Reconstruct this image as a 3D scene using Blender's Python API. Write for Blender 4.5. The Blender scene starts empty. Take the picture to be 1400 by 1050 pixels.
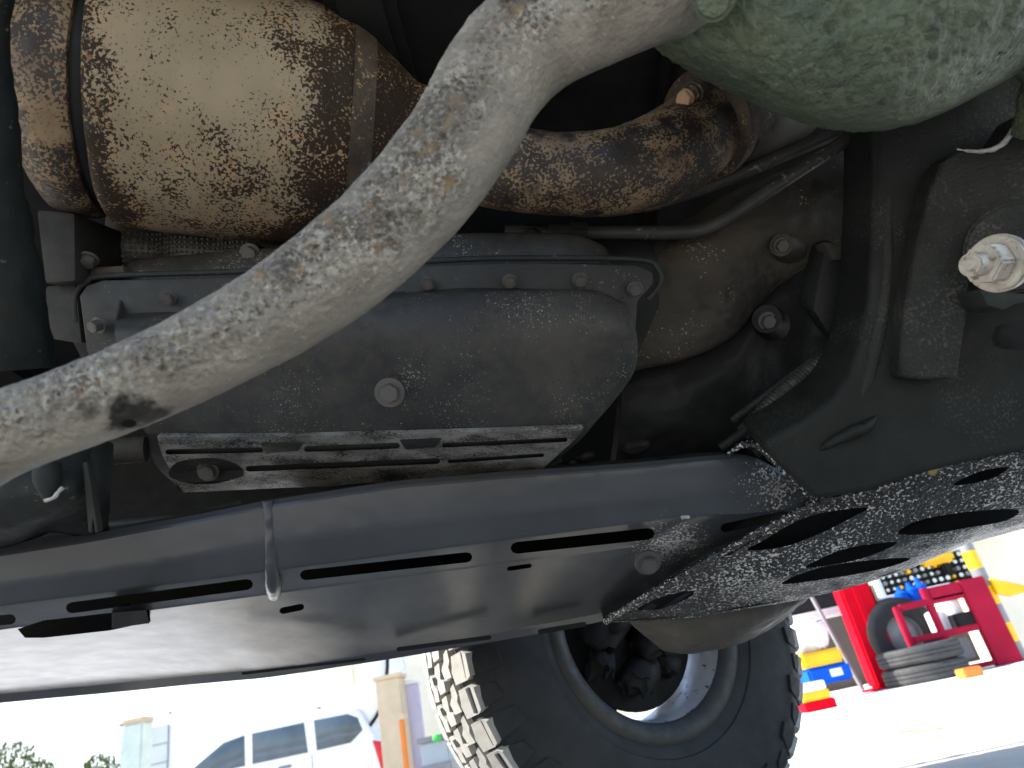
import bpy, bmesh, math, random
from mathutils import Vector, Matrix, noise
random.seed(7)
R = math.radians
scene = bpy.context.scene
col = scene.collection

# ---------------------------------------------------------------- camera
F, CX, CY = 953.0, 700.0, 525.0            # focal length and centre of a 1400 x 1050 picture
CAM = Vector((0, 0, 0.25))
cam_d = bpy.data.cameras.new('camera'); cam = bpy.data.objects.new('camera', cam_d); col.objects.link(cam)
cam_d.sensor_width = 36; cam_d.lens = 36 * F / 1400; cam_d.clip_start = 0.01; cam_d.clip_end = 400
cam_d.dof.use_dof = True; cam_d.dof.focus_distance = 0.9; cam_d.dof.aperture_fstop = 7.0
ROT = Matrix.Rotation(R(90 + 26.3), 3, 'X') @ Matrix.Rotation(R(-12), 3, 'Z')
cam.matrix_world = Matrix.Translation(CAM) @ ROT.to_4x4()
scene.camera = cam
VIEW = ROT @ Vector((0, 0, -1)); UPV = ROT @ Vector((0, 1, 0)); RIGHT = ROT @ Vector((1, 0, 0))

# ---------------------------------------------------------------- daylight
SUN_AZ, SUN_EL = -87, 38                   # sun beyond the vehicle, to the left
w = bpy.data.worlds.new("World"); scene.world = w; w.use_nodes = True
wn = w.node_tree.nodes; wl = w.node_tree.links
sky = wn.new('ShaderNodeTexSky'); sky.sky_type = 'NISHITA'; sky.sun_disc = False
sky.sun_elevation = R(SUN_EL); sky.sun_rotation = R(SUN_AZ)
wl.new(sky.outputs[0], wn['Background'].inputs[0]); wn['Background'].inputs[1].default_value = 0.15
sd = bpy.data.lights.new('sun', 'SUN'); sd.energy = 4.5; sd.angle = R(0.5); sd.color = (1, .96, .9)
sun = bpy.data.objects.new('sun', sd); col.objects.link(sun)
sdir = Vector((math.sin(R(SUN_AZ)) * math.cos(R(SUN_EL)), math.cos(R(SUN_AZ)) * math.cos(R(SUN_EL)), math.sin(R(SUN_EL))))
sun.rotation_euler = sdir.to_track_quat('Z', 'Y').to_euler()
vs = scene.view_settings
vs.view_transform = 'Standard'; vs.look = 'None'; vs.gamma = 1; vs.exposure = 1.55
scene.cycles.max_bounces = 10; scene.cycles.diffuse_bounces = 6
scene.cycles.use_denoising = True

# ---------------------------------------------------------------- places
def P(x, y, d):                             # the point of the place seen at picture x, y, d metres along the axis
    return CAM + ROT @ Vector(((x - CX) / F * d, -(y - CY) / F * d, -d))
def W(x, y, Y):                             # the same, on the vertical plane Y metres away
    r = ROT @ Vector(((x - CX) / F, -(y - CY) / F, -1)); return CAM + r * (Y / r.y)
def px(n, d): return n * d / F
VEH = Vector((0.3, 0.9, 0))                 # where the vehicle stands

# ---------------------------------------------------------------- materials
def mat(name, c1, c2=None, scale=8., rough=.6, rvar=.15, metal=0., bump=.2, bscale=80., bdist=.002, spots=(), spec=.5, lo=.35, hi=.65, stretch=None, blots=(), det=6, coat=0., wear=0., wbump=0.):
    m = bpy.data.materials.new(name); m.use_nodes = True
    nt = m.node_tree; N = nt.nodes; Lk = nt.links; b = N['Principled BSDF']
    tc = N.new('ShaderNodeTexCoord'); src = tc.outputs['Object']
    if stretch:
        mp = N.new('ShaderNodeMapping'); mp.inputs['Scale'].default_value = stretch; Lk.new(src, mp.inputs[0]); src = mp.outputs[0]
    def nz(sc, det=5, ro=.6):
        n = N.new('ShaderNodeTexNoise'); n.inputs['Scale'].default_value = sc; n.inputs['Detail'].default_value = det
        n.inputs['Roughness'].default_value = ro; Lk.new(src, n.inputs['Vector']); return n.outputs[0]
    def ramp(f, a, c, v0=0., v1=1.):
        r = N.new('ShaderNodeMapRange'); r.inputs[1].default_value = a; r.inputs[2].default_value = c
        r.inputs[3].default_value = v0; r.inputs[4].default_value = v1; Lk.new(f, r.inputs[0]); return r.outputs[0]
    def mix(f, a, c):
        x = N.new('ShaderNodeMix'); x.data_type = 'RGBA'
        Lk.new(f, x.inputs[0])
        for i, v in ((6, a), (7, c)):
            if isinstance(v, tuple): x.inputs[i].default_value = (*v, 1)
            else: Lk.new(v, x.inputs[i])
        return x.outputs[2]
    def math_(op, a, c):
        x = N.new('ShaderNodeMath'); x.operation = op
        for i, v in enumerate((a, c)):
            if isinstance(v, (int, float)): x.inputs[i].default_value = v
            else: Lk.new(v, x.inputs[i])
        return x.outputs[0]
    c2 = c2 or tuple(v * .6 for v in c1)
    c = mix(ramp(nz(scale), lo, hi), c1, c2)
    rr = ramp(nz(scale * 3.1), .3, .7, max(.05, rough - rvar), min(1, rough + rvar))
    at_ = None
    if wear or wbump: at_ = N.new('ShaderNodeAttribute'); at_.attribute_name = 'wear'
    for (sc, ssc, a, bb, low, lows) in spots:      # colour, speck scale, threshold from..to, how far a slow noise shifts it, its scale
        f = math_('ADD', nz(ssc, 3, .55), math_('MULTIPLY', math_('SUBTRACT', nz(lows, 2), .5), low))
        if wear: f = math_('ADD', f, math_('MULTIPLY', math_('SUBTRACT', at_.outputs['Fac'], .5), wear))
        c = mix(ramp(f, a, bb), c, sc)
    for (pt, r0, r1, bc) in blots:                 # a stain with a ragged rim
        v = N.new('ShaderNodeVectorMath'); v.operation = 'DISTANCE'; Lk.new(tc.outputs['Object'], v.inputs[0]); v.inputs[1].default_value = pt
        c = mix(ramp(math_('ADD', v.outputs['Value'], math_('MULTIPLY', math_('SUBTRACT', nz(95, 4, .6), .5), r1 * 1.3)), r0, r1, 1., 0.), c, bc)
    b.inputs['Coat Weight'].default_value = coat; b.inputs['Coat Roughness'].default_value = .12
    Lk.new(c, b.inputs['Base Color']); Lk.new(rr, b.inputs['Roughness'])
    b.inputs['Metallic'].default_value = metal; b.inputs['Specular IOR Level'].default_value = spec
    if bump:
        bp = N.new('ShaderNodeBump'); bp.inputs['Strength'].default_value = bump; bp.inputs['Distance'].default_value = bdist
        hh = nz(bscale, det, .6)
        if wbump: hh = math_('MULTIPLY', hh, math_('ADD', math_('MULTIPLY', at_.outputs['Fac'], wbump), .4))
        Lk.new(hh, bp.inputs['Height'])
        Lk.new(bp.outputs[0], b.inputs['Coat Normal']); Lk.new(bp.outputs[0], b.inputs['Normal'])
    m['_'] = 1
    del m['_']
    return m, dict(N=N, L=Lk, b=b, nz=nz, ramp=ramp, mix=mix, math=math_, c=c, src=src)
M = {}
def mk(key, *a, **k): M[key], t = mat(key, *a, **k); return t

mk('tube', (.245, .22, .185), (.165, .147, .122), 22, spec=.25, rough=.62, bump=1., bscale=150, bdist=.007, wear=.30, wbump=1.2,
   spots=[((.44, .41, .345), 210, .50, .78, .5, 20), ((.085, .075, .06), 240, .59, .70, .35, 16), ((.15, .13, .105), 420, .60, .72, .3, 30), ((.24, .16, .09), 60, .70, .85, .4, 9)], blots=[(P(178, 570, .472) - VEH, .013, .019, (.022, .02, .018)), (P(212, 577, .482) - VEH, .008, .016, (.03, .027, .024)), (P(122, 567, .455) - VEH, .006, .012, (.03, .027, .024)), (P(712, 0, .535) - VEH, .012, .022, (.06, .032, .015))])
mk('rust_tan', (.235, .188, .125), (.18, .142, .092), 9, spec=.25, rough=.72, bump=.25, bscale=260, bdist=.001,
   spots=[((.30, .19, .10), 26, .55, .8, .4, 8), ((.16, .095, .05), 120, .60, .72, .3, 20), ((.020, .012, .007), 300, .555, .585, .45, 20)], wear=.34)
mk('rust_pipe', (.22, .15, .082), (.13, .08, .045), 20, rough=.6, bump=.45, bscale=260, bdist=.0015,
   spots=[((.02, .012, .008), 300, .44, .50, .7, 22), ((.012, .008, .006), 34, .54, .68, .2, 9)])
mk('rust_dark', (.07, .045, .028), (.03, .02, .014), 30, rough=.75, bump=.6, bscale=180, spots=[((.26, .17, .09), 160, .64, .7, .5, 20)])
mk('pan', (.034, .0335, .032), (.017, .018, .019), 10, spec=.25, rough=.5, bump=.35, bscale=300, bdist=.001,
   spots=[((.046, .040, .033), 70, .45, .95, 1.0, 3), ((.18, .165, .15), 420, .66, .74, .5, 14), ((.02, .02, .02), 120, .70, .76, .5, 18)])
mk('alloy', (.36, .345, .315), (.17, .162, .15), 30, rough=.42, metal=.35, bump=.4, bscale=420, bdist=.0008,
   spots=[((.025, .024, .022), 420, .53, .60, .7, 22), ((.15, .11, .07), 40, .62, .75, .3, 9)], stretch=(.8, 1.2, 1.2))
mk('casting', (.068, .058, .045), (.036, .031, .026), 7, blots=[(P(1052, 420, .93) - VEH, .03, .07, (.012, .011, .010)), (P(1010, 470, .93) - VEH, .01, .05, (.014, .013, .012))], spec=.25, rough=.75, bump=.5, bscale=150,
   spots=[((.25, .2, .14), 300, .72, .78, .6, 20), ((.02, .018, .016), 22, .62, .72, .3, 6)])
mk('casting_dark', (.014, .014, .0145), (.008, .0085, .009), 9, spec=.18, rough=.6, bump=.5, bscale=120)  # albedo lowered to paint in the deep shade of gaps and recesses
mk('steel_black', (.044, .047, .053), (.033, .035, .040), 6, spec=.35, coat=.5, rough=.46, rvar=.08, bump=.12, bscale=500, bdist=.0008,
   wear=.55, spots=[((.42, .42, .41), 280, .60, .655, .3, 14), ((.06, .055, .05), 12, .58, .8, .4, 5)])
mk('steel_dusty', (.026, .026, .025), (.016, .016, .016), 10, spec=.25, rough=.5, bump=.3, bscale=420, bdist=.001, spots=[((.16, .15, .14), 300, .66, .74, .5, 12)])
mk('underseal', (.007, .0075, .008), (.012, .012, .012), 20, rough=.28, rvar=.08, bump=.9, bscale=210, bdist=.005, spec=.6, det=2, spots=[((.50, .50, .49), 250, .575, .615, .32, 9)])  # pale specks paint in glints as well as dust on the grain
mk('bracket', (.014, .0155, .0135), (.009, .010, .009), 8, spec=.18, rough=.62, bump=.35, bscale=200, bdist=.0015,
   spots=[((.032, .032, .029), 330, .64, .74, .8, 9)])
mk('plate', (.026, .027, .024), (.016, .017, .0155), 16, spec=.18, rough=.5, bump=.8, bscale=240, bdist=.003,
   spots=[((.055, .053, .047), 300, .61, .74, .7, 14)])
mk('green_cast', (.10, .122, .072), (.052, .07, .045), 11, rough=.62, bump=1., bscale=85, bdist=.011,
   spots=[((.14, .16, .11), 90, .58, .8, .4, 12), ((.03, .04, .028), 60, .64, .74, .4, 9)])
mk('zinc', (.5, .46, .40), (.34, .31, .27), 60, rough=.42, metal=.5, bump=.4, bscale=300, spots=[((.2, .16, .11), 130, .6, .7, .4, 40)])
mk('bolt', (.12, .113, .104), (.06, .057, .053), 60, rough=.5, metal=.4, bump=.4, bscale=350)
mk('bolt_rust', (.55, .34, .2), (.35, .2, .11), 80, rough=.6, bump=.4, bscale=350)
mk('worn_edge', (.42, .41, .38), (.2, .2, .19), 90, rough=.5, bump=.5, bscale=300)
mk('rubber', (.018, .0185, .020), (.027, .027, .028), 12, spec=.25, rough=.72, rvar=.08, bump=.15, bscale=240, bdist=.001)
mk('tread', (.36, .345, .315), (.26, .25, .23), 18, rough=.85, bump=.3, bscale=200)
mk('wheel_lip', (.026, .024, .021), (.018, .017, .015), 15, rough=.6, bump=.15)
mk('barrel', (.55, .55, .58), (.42, .42, .44), 9, rough=.4, metal=.3, bump=.1, spots=[((.03, .03, .03), 70, .66, .7, .5, 22)])
mk('dark', (.007, .007, .007), (.012, .012, .012), 12, spec=.18, rough=.7, bump=.3)
mk('lining_shade', (.004, .004, .004), (.006, .006, .006), 9, rough=.9, bump=0)  # near black stands for the unlit inside of the rail
mk('arm', (.06, .056, .048), (.038, .035, .031), 9, rough=.62, bump=.35, bscale=140, spots=[((.2, .19, .17), 120, .7, .76, .5, 15)])
mk('hose', (.045, .048, .046), (.03, .032, .031), 20, rough=.55, bump=.2)
mk('pipe', (.045, .044, .04), (.026, .026, .025), 22, spec=.25, rough=.5, bump=.3, spots=[((.18, .15, .11), 160, .66, .74, .5, 20)])
mk('frame_grey', (.028, .028, .025), (.016, .016, .015), 10, spec=.25, rough=.65, bump=.4, bscale=160)
mk('strap', (.026, .028, .026), (.015, .0165, .0155), 10, spec=.18, rough=.6, bump=.4, bscale=140, spots=[((.09, .085, .075), 140, .7, .76, .5, 15)])
mk('strut', (.010, .0115, .0105), (.006, .007, .0065), 10, spec=.1, rough=.7, bump=.4, bscale=140, spots=[((.06, .057, .05), 140, .68, .76, .5, 15)])
mk('weld_yellow', (.45, .33, .12), (.2, .14, .06), 90, rough=.55, bump=.6, bscale=200)
# dimpled heat shield
t = mk('shield', (.14, .135, .115), (.09, .088, .075), 12, rough=.55, metal=.3, bump=0)
def conc(c1, c2): return mk
mk('concrete', (.46, .43, .37), (.36, .335, .285), 2.5, rough=.85, bump=.3, bscale=30, spots=[((.42, .33, .16), 9, .68, .74, .3, 1.2), ((.3, .3, .29), 4, .6, .75, .3, .7)])
mk('concrete_white', (.78, .77, .74), (.68, .67, .64), 2, rough=.8, bump=.3, bscale=30, spots=[((.34, .22, .06), 5, .66, .70, .4, 1.1), ((.28, .27, .25), 14, .66, .73, .3, 2), ((.32, .31, .29), 3, .60, .68, .3, .6)])
mk('white_wall', (.80, .80, .79), (.74, .75, .75), 1.2, rough=.85, bump=.1, bscale=20)
mk('cream_wall', (.80, .74, .60), (.74, .67, .54), 1.5, rough=.85, bump=.1)
mk('white_paint', (.82, .82, .82), (.80, .80, .81), 2, rough=.25, bump=0)
mk('red_paint', (.60, .002, .015), (.48, .002, .012), 3, spec=.08, rough=.8, bump=.1)
mk('rack_red', (.33, .010, .035), (.26, .008, .028), 3, spec=.1, rough=.8, bump=.1)
mk('yellow', (.85, .48, .0), (.7, .38, .0), 4, rough=.5, bump=.1)
mk('orange', (.75, .22, .02), (.6, .18, .02), 4, rough=.5, bump=.1)
mk('blue', (.005, .09, .55), (.005, .07, .45), 4, spec=.1, rough=.8, bump=.05)
mk('grey_metal', (.22, .23, .24), (.16, .165, .17), 5, rough=.45, bump=.1)
mk('beige', (.60, .48, .33), (.5, .4, .28), 4, rough=.8, bump=.1)
mk('lilac', (.55, .5, .62), (.45, .42, .55), 4, rough=.6, bump=.1)
mk('brown_wall', (.10, .075, .066), (.075, .058, .052), 1.2, rough=.85, bump=.2)  # brown darkened to take in the shade inside the workshop bay
mk('shelf_paint', (.55, .62, .57), (.48, .55, .50), 4, rough=.5, bump=.1)
mk('glass_car', (.10, .135, .17), (.06, .08, .10), 1.5, rough=.08, rvar=.03, bump=0)
mk('grey_panel', (.34, .38, .42), (.30, .34, .38), 2, rough=.6, bump=.1)
mk('tail_red', (.7, .01, .02), (.5, .005, .01), 5, rough=.15, bump=0)
mk('bag', (.8, .8, .84), (.7, .7, .75), 5, rough=.3, bump=.5, bscale=20, bdist=.02)
mk('leaf', (.075, .12, .012), (.05, .085, .01), 6, rough=.6, bump=0)
mk('stem', (.08, .06, .035), None, 9, rough=.8)
mk('chrome', (.6, .6, .6), (.5, .5, .5), 9, rough=.2, metal=.9, bump=0)
mk('tyre_grey', (.028, .028, .029), (.045, .045, .045), 9, rough=.7, bump=.3)

# ---------------------------------------------------------------- building helpers
def new(name, bm, m, parent=None, off=None, smooth=None):
    me = bpy.data.meshes.new(name)
    off = (VEH if parent is not None and parent.get('_veh') else Vector((0, 0, 0))) if off is None else off
    if off.length: bmesh.ops.translate(bm, vec=-off, verts=bm.verts)
    bmesh.ops.recalc_face_normals(bm, faces=bm.faces)
    if smooth is not None:
        for f in bm.faces: f.smooth = True
    bm.to_mesh(me); bm.free()
    if smooth is not None: me.set_sharp_from_angle(angle=R(smooth))
    me.materials.append(m if not isinstance(m, str) else M[m])
    o = bpy.data.objects.new(name, me); col.objects.link(o)
    if parent is not None:
        o.parent = parent
        if parent.get('_veh'): o['_veh'] = 1
    return o
def tag(o, label=None, cat=None, group=None, kind=None):
    if label: o['label'] = label
    if cat: o['category'] = cat
    if group: o['group'] = group
    if kind: o['kind'] = kind
    return o
def empty(name, loc, rz=0, parent=None):
    o = bpy.data.objects.new(name, None); col.objects.link(o); o.location = loc; o.rotation_euler = (0, 0, rz)
    if parent is not None: o.parent = parent
    o.empty_display_size = .05
    return o
def cr(p, t):                               # Catmull-Rom through a list
    n = len(p) - 1
    t = max(0., min(n - 1e-9, t)); i = int(t); f = t - i
    a, b, c, d = p[max(i - 1, 0)], p[i], p[min(i + 1, n)], p[min(i + 2, n)]
    return .5 * ((2 * b) + (c - a) * f + (2 * a - 5 * b + 4 * c - d) * f * f + (3 * b - a - 3 * c + d) * f ** 3)
def lin(p, t):
    n = len(p) - 1; t = max(0., min(n - 1e-9, t)); i = int(t); f = t - i
    return p[i] * (1 - f) + p[i + 1] * f
def fbm(v, o=4): return noise.fractal(v, .8, 2.1, o)
def sweep(path, rad, seg=20, res=10, disp=None, bm=None, cap=True):
    bm = bm or bmesh.new(); n = len(path) - 1
    if isinstance(rad, (int, float)): rad = [rad] * len(path)
    K = n * res; pts = [cr(path, i / res) for i in range(K + 1)]; rr = [cr(rad, i / res) for i in range(K + 1)]
    nrm = None; rings = []
    for i, p in enumerate(pts):
        tg = (pts[min(i + 1, K)] - pts[max(i - 1, 0)]).normalized()
        if nrm is None: nrm = tg.orthogonal().normalized()
        nrm = (nrm - tg * nrm.dot(tg)).normalized(); bn = tg.cross(nrm)
        ring = []
        for k in range(seg):
            a = 2 * math.pi * k / seg; d = nrm * math.cos(a) + bn * math.sin(a)
            r = rr[i] + (disp(p + d * rr[i], d) if disp else 0)
            ring.append(bm.verts.new(p + d * r))
        rings.append(ring)
    for i in range(K):
        for k in range(seg):
            bm.faces.new((rings[i][k], rings[i][(k + 1) % seg], rings[i + 1][(k + 1) % seg], rings[i + 1][k]))
    if cap: bm.faces.new(rings[0]); bm.faces.new(rings[-1])
    return bm
def patch(rows, nu, nv, vec, smooth_v=True, disp=None, bm=None):   # a sheet through rows of points, thickened by vec
    bm = bm or bmesh.new(); fv = cr if smooth_v else lin
    m = len(rows) - 1; g = []
    for j in range(nv + 1):
        line = []
        for i in range(nu + 1):
            cp = [cr(r, i / nu * (len(r) - 1)) for r in rows]
            line.append(fv(cp, j / nv * m))
        g.append(line)
    if disp: g = [[p + disp(p) for p in l] for l in g]
    A = [[bm.verts.new(p) for p in l] for l in g]
    B = [[bm.verts.new(p + vec) for p in l] for l in g]
    for j in range(nv):
        for i in range(nu):
            bm.faces.new((A[j][i], A[j][i + 1], A[j + 1][i + 1], A[j + 1][i]))
            bm.faces.new((B[j][i], B[j + 1][i], B[j + 1][i + 1], B[j][i + 1]))
    for i in range(nu):
        bm.faces.new((A[0][i], B[0][i], B[0][i + 1], A[0][i + 1])); bm.faces.new((A[nv][i], A[nv][i + 1], B[nv][i + 1], B[nv][i]))
    for j in range(nv):
        bm.faces.new((A[j][0], A[j + 1][0], B[j + 1][0], B[j][0])); bm.faces.new((A[j][nu], B[j][nu], B[j + 1][nu], A[j + 1][nu]))
    return bm
def prism(front, vec, bevel=0., seg=2, bm=None):
    bm = bm or bmesh.new()
    a = [bm.verts.new(p) for p in front]
    b = [bm.verts.new(p + (vec if isinstance(vec, Vector) else vec[i])) for i, p in enumerate(front)]
    n = len(a); fs = [bm.faces.new(a), bm.faces.new(b[::-1])]
    for i in range(n): fs.append(bm.faces.new((a[i], b[i], b[(i + 1) % n], a[(i + 1) % n])))
    bmesh.ops.recalc_face_normals(bm, faces=fs)
    if bevel:
        es = list({e for f in fs for e in f.edges})
        bmesh.ops.bevel(bm, geom=es, offset=bevel, segments=seg, profile=.6, affect='EDGES', clamp_overlap=True)
    return bm
def smooth_poly(pts, k=4):
    n = len(pts); out = []
    for i in range(n):
        a, b, c, d = pts[i - 1], pts[i], pts[(i + 1) % n], pts[(i + 2) % n]
        for j in range(k):
            f = j / k; out.append(.5 * ((2 * b) + (c - a) * f + (2 * a - 5 * b + 4 * c - d) * f * f + (3 * b - a - 3 * c + d) * f ** 3))
    return out
def box(bm, c, s, rot=None, bevel=0.):
    r = bmesh.ops.create_cube(bm, size=1, matrix=Matrix.Translation(c) @ (rot or Matrix()) @ Matrix.Diagonal((*s, 1)))
    if bevel:
        es = list({e for v in r['verts'] for e in v.link_edges})
        bmesh.ops.bevel(bm, geom=es, offset=bevel, segments=2, affect='EDGES', clamp_overlap=True)
    return bm
def cyl(bm, a, b, r1, r2=None, seg=20):
    r2 = r1 if r2 is None else r2; d = b - a
    m = Matrix.Translation((a + b) / 2) @ d.to_track_quat('Z', 'Y').to_matrix().to_4x4()
    bmesh.ops.create_cone(bm, cap_ends=True, segments=seg, radius1=r1, radius2=r2, depth=d.length, matrix=m)
    return bm
def lathe(bm, prof, seg=64, mtx=None):      # prof: (radius, along y); turned about y
    rings = []
    for r, y in prof:
        rings.append([bm.verts.new((mtx or Matrix()) @ Vector((r * math.cos(2 * math.pi * k / seg), y, r * math.sin(2 * math.pi * k / seg)))) for k in range(seg)])
    for a, b in zip(rings, rings[1:]):
        for k in range(seg): bm.faces.new((a[k], a[(k + 1) % seg], b[(k + 1) % seg], b[k]))
    return bm
def cut(o, cutters):                        # cutters: bmeshes in world space
    bm = bmesh.new()
    for c in cutters:
        bmesh.ops.recalc_face_normals(c, faces=c.faces)
        t_ = bpy.data.meshes.new('t'); c.to_mesh(t_); c.free(); bm.from_mesh(t_); bpy.data.meshes.remove(t_)
    if o.get('_veh'): bmesh.ops.translate(bm, vec=-VEH, verts=bm.verts)
    if bm.calc_volume(signed=True) < 0: bmesh.ops.reverse_faces(bm, faces=bm.faces)
    me = bpy.data.meshes.new('cutter'); bm.to_mesh(me); bm.free()
    bm = bmesh.new(); bm.from_mesh(o.data)
    if bm.calc_volume(signed=True) < 0: bmesh.ops.reverse_faces(bm, faces=bm.faces); bm.to_mesh(o.data)
    bm.free()
    c = bpy.data.objects.new('cutter', me); col.objects.link(c)
    if o.parent: c.parent = o.parent
    bpy.context.view_layer.update()
    md = o.modifiers.new('b', 'BOOLEAN'); md.object = c; md.operation = 'DIFFERENCE'; md.solver = 'EXACT'; wn_ = o.modifiers.new('w', 'WEIGHTED_NORMAL'); wn_.keep_sharp = True; wn_.weight = 100
    dg = bpy.context.evaluated_depsgraph_get()
    n = bpy.data.meshes.new_from_object(o.evaluated_get(dg)); o.modifiers.clear()
    o.data = n; bpy.data.objects.remove(c)
def hole(pts, d0, d1): return prism([P(x, y, d0) for x, y in pts], [P(x, y, d1) - P(x, y, d0) for x, y in pts])
def slot(x0, y0, x1, y1, h, d0, d1, taper=.55):
    dx, dy = x1 - x0, y1 - y0; l = math.hypot(dx, dy); nx, ny = -dy / l * h / 2, dx / l * h / 2; e = h * taper
    ux, uy = dx / l * e, dy / l * e
    pts = [(x0, y0), (x0 + ux * .3 + nx * .7, y0 + uy * .3 + ny * .7), (x0 + ux + nx, y0 + uy + ny), (x1 - ux + nx, y1 - uy + ny), (x1 - ux * .3 + nx * .7, y1 - uy * .3 + ny * .7),
           (x1, y1), (x1 - ux * .3 - nx * .7, y1 - uy * .3 - ny * .7), (x1 - ux - nx, y1 - uy - ny), (x0 + ux - nx, y0 + uy - ny), (x0 + ux * .3 - nx * .7, y0 + uy * .3 - ny * .7)]
    return hole(pts, d0, d1)
_bolt = {}
def bolt(parent, p, axis, r, m='bolt', name='bolt', flange=1.45, h=1.1):
    key = (m, flange, h)
    if key not in _bolt:
        bm = bmesh.new()
        cyl(bm, Vector((0, 0, 0)), Vector((0, 0, .28)), flange, flange * .97, 24)
        a = bmesh.new(); cyl(a, Vector((0, 0, .27)), Vector((0, 0, h)), 1, .96, 6)
        bmesh.ops.bevel(a, geom=list(a.edges), offset=.09, segments=2, affect='EDGES')
        cyl(a, Vector((0, 0, h - .05)), Vector((0, 0, h + .03)), .55, .5, 16)
        t_ = bpy.data.meshes.new('t'); a.to_mesh(t_); a.free(); bm.from_mesh(t_); bpy.data.meshes.remove(t_)
        me = bpy.data.meshes.new(name); bmesh.ops.recalc_face_normals(bm, faces=bm.faces)
        for f in bm.faces: f.smooth = True
        bm.to_mesh(me); bm.free(); me.set_sharp_from_angle(angle=R(30)); me.materials.append(M[m]); _bolt[key] = me
    o = bpy.data.objects.new(name, _bolt[key]); col.objects.link(o); o.parent = parent
    o.matrix_local = Matrix.Translation(p - VEH) @ axis.normalized().to_track_quat('Z', 'Y').to_matrix().to_4x4() @ Matrix.Rotation(random.random() * 3, 4, 'Z') @ Matrix.Diagonal((r, r, r, 1))
    return o

# ================================================================ SETTING
S0 = -.5                                    # the street beyond the forecourt lies lower
def gz(x, y): return S0 * max(0, min(1, (y - 7.5) / 3.5)) * max(0, min(1, (1.6 - x) / 1.2))
xs_ = [-160, -40, -10, -4, -1, 0, .4, .8, 1.2, 1.6, 3, 10, 40, 160]; ys_ = [-160, -20, -4, 0, 4, 7.5, 8, 8.5, 9, 9.5, 10, 10.5, 11, 12, 20, 60, 160]
bm = bmesh.new(); gg = [[bm.verts.new((x, y, gz(x, y))) for x in xs_] for y in ys_]
for a, b_ in zip(gg, gg[1:]):
    for k in range(len(xs_) - 1): bm.faces.new((a[k], a[k + 1], b_[k + 1], b_[k]))
tag(new('ground', bm, 'concrete'), kind='structure')
bm = bmesh.new(); box(bm, Vector((2, 4.75, -.046)), (60, 5.4, .10)); box(bm, Vector((17, 9, -.046)), (30.6, 3.08, .10))
tag(new('pavement', bm, 'concrete_white'), kind='structure')  # paler slab; its step from grey also paints sun against vehicle shade

# ================================================================ THE VEHICLE
car = empty('off_road_vehicle', VEH); car['_veh'] = 1
tag(car, 'underside of a raised black off-road vehicle with rusty exhaust and knobbly tyre', 'off-road vehicle')

# floor and body over everything
bm = bmesh.new(); box(bm, Vector((-1.0, .72, 1.06)), (4.6, 1.10, .03), bevel=.01)
box(bm, Vector((-2.45, 1.47, 1.058)), (1.7, .42, .03), bevel=.01)
for k in range(9): box(bm, Vector((-2.6 + k * .42, .72, 1.035)), (.08, 1.0, .05), bevel=.015)
fl = new('floor_pan', bm, 'dark', car, smooth=40)
bm = bmesh.new(); box(bm, Vector((-2.45, 1.68, .86)), (1.7, .06, .5), bevel=.02); new('sill_panel', bm, 'steel_black', car, smooth=40)

bm = bmesh.new(); box(bm, Vector((-.6, 1.29, .86)), (3.8, .03, .42), bevel=.01); new('wing_liner', bm, 'dark', car, smooth=40)
# --- cross tube
tp = [(-90, 655, .47), (0, 597, .475), (110, 555, .485), (240, 500, .50), (400, 412, .52), (520, 320, .535), (620, 205, .55), (680, 105, .56), (740, 45, .565), (830, 5, .57), (930, -22, .575), (1040, -30, .58)]
tr = [58, 58, 58, 60, 66, 70, 72, 74, 76, 74, 68, 66]
def tube_disp(p, d):
    crust = max(0, min(1, (d.dot(-VIEW) * .75 + d.dot(UPV) * .25 - .45) * 3 + fbm(p * 22) * 1.2))
    return (fbm(p * 55, 5) * .0018 + abs(fbm(p * 130, 4)) * -.0040) * (.15 + crust) + fbm(p * 12, 2) * .0012
path = [P(*q) for q in tp]
bm = sweep(path, [px(r, q[2]) for r, q in zip(tr, tp)], seg=130, res=60, disp=tube_disp)
tube = new('cross_tube', bm, 'tube', car, smooth=60)
tag(tube, 'crusty grey bent steel tube crossing in front of the exhaust')
cut(tube, [hole([(176 + 11 * math.cos(a), 579 + 6 * math.sin(a)) for a in [k * .524 for k in range(12)]], .42, .53)])

_tp = [cr(path, i / 20) for i in range(20 * (len(path) - 1) + 1)]
def tube_wear(p):
    q = min(_tp, key=lambda a: (a - p).length_squared); d = (p - q).normalized()
    band = d.dot(-VIEW) * .9 + d.dot(UPV) * .35
    return (band - .45) * 1.5 + .75 * fbm(p * 16, 3)
# --- muffler: turned about its own axis
ax0, ax1 = P(40, 120, .80), P(580, 200, .92)
axd = (ax1 - ax0).normalized(); AXL = (ax1 - ax0).length
Mx = Matrix.Translation(ax0) @ axd.to_track_quat('Y', 'Z').to_matrix().to_4x4()
def s(n): return px(n, .80)
pr = [(60, 80), (108, 84), (110, 140), (112, 146), (116, 149), (124, 150), (320, 150), (350, 149), (385, 145), (420, 136), (450, 122), (480, 104), (505, 88), (522, 78), (545, 74), (620, 70)]
pr = [(b * 1.17, a) for a, b in pr]
dense = []
for (a, b_) in zip(pr, pr[1:]):
    n = max(1, int((b_[1] - a[1]) / 5))
    for k in range(n): dense.append((a[0] + (b_[0] - a[0]) * k / n, a[1] + (b_[1] - a[1]) * k / n))
bm = bmesh.new(); lathe(bm, [(s(r), s(y)) for r, y in dense], 96, Mx)
for v in bm.verts: v.co += Vector((1, 1, 1)) * fbm(v.co * 18, 2) * .0012
muf_axis = (ax0.copy(), axd.copy())
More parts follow.
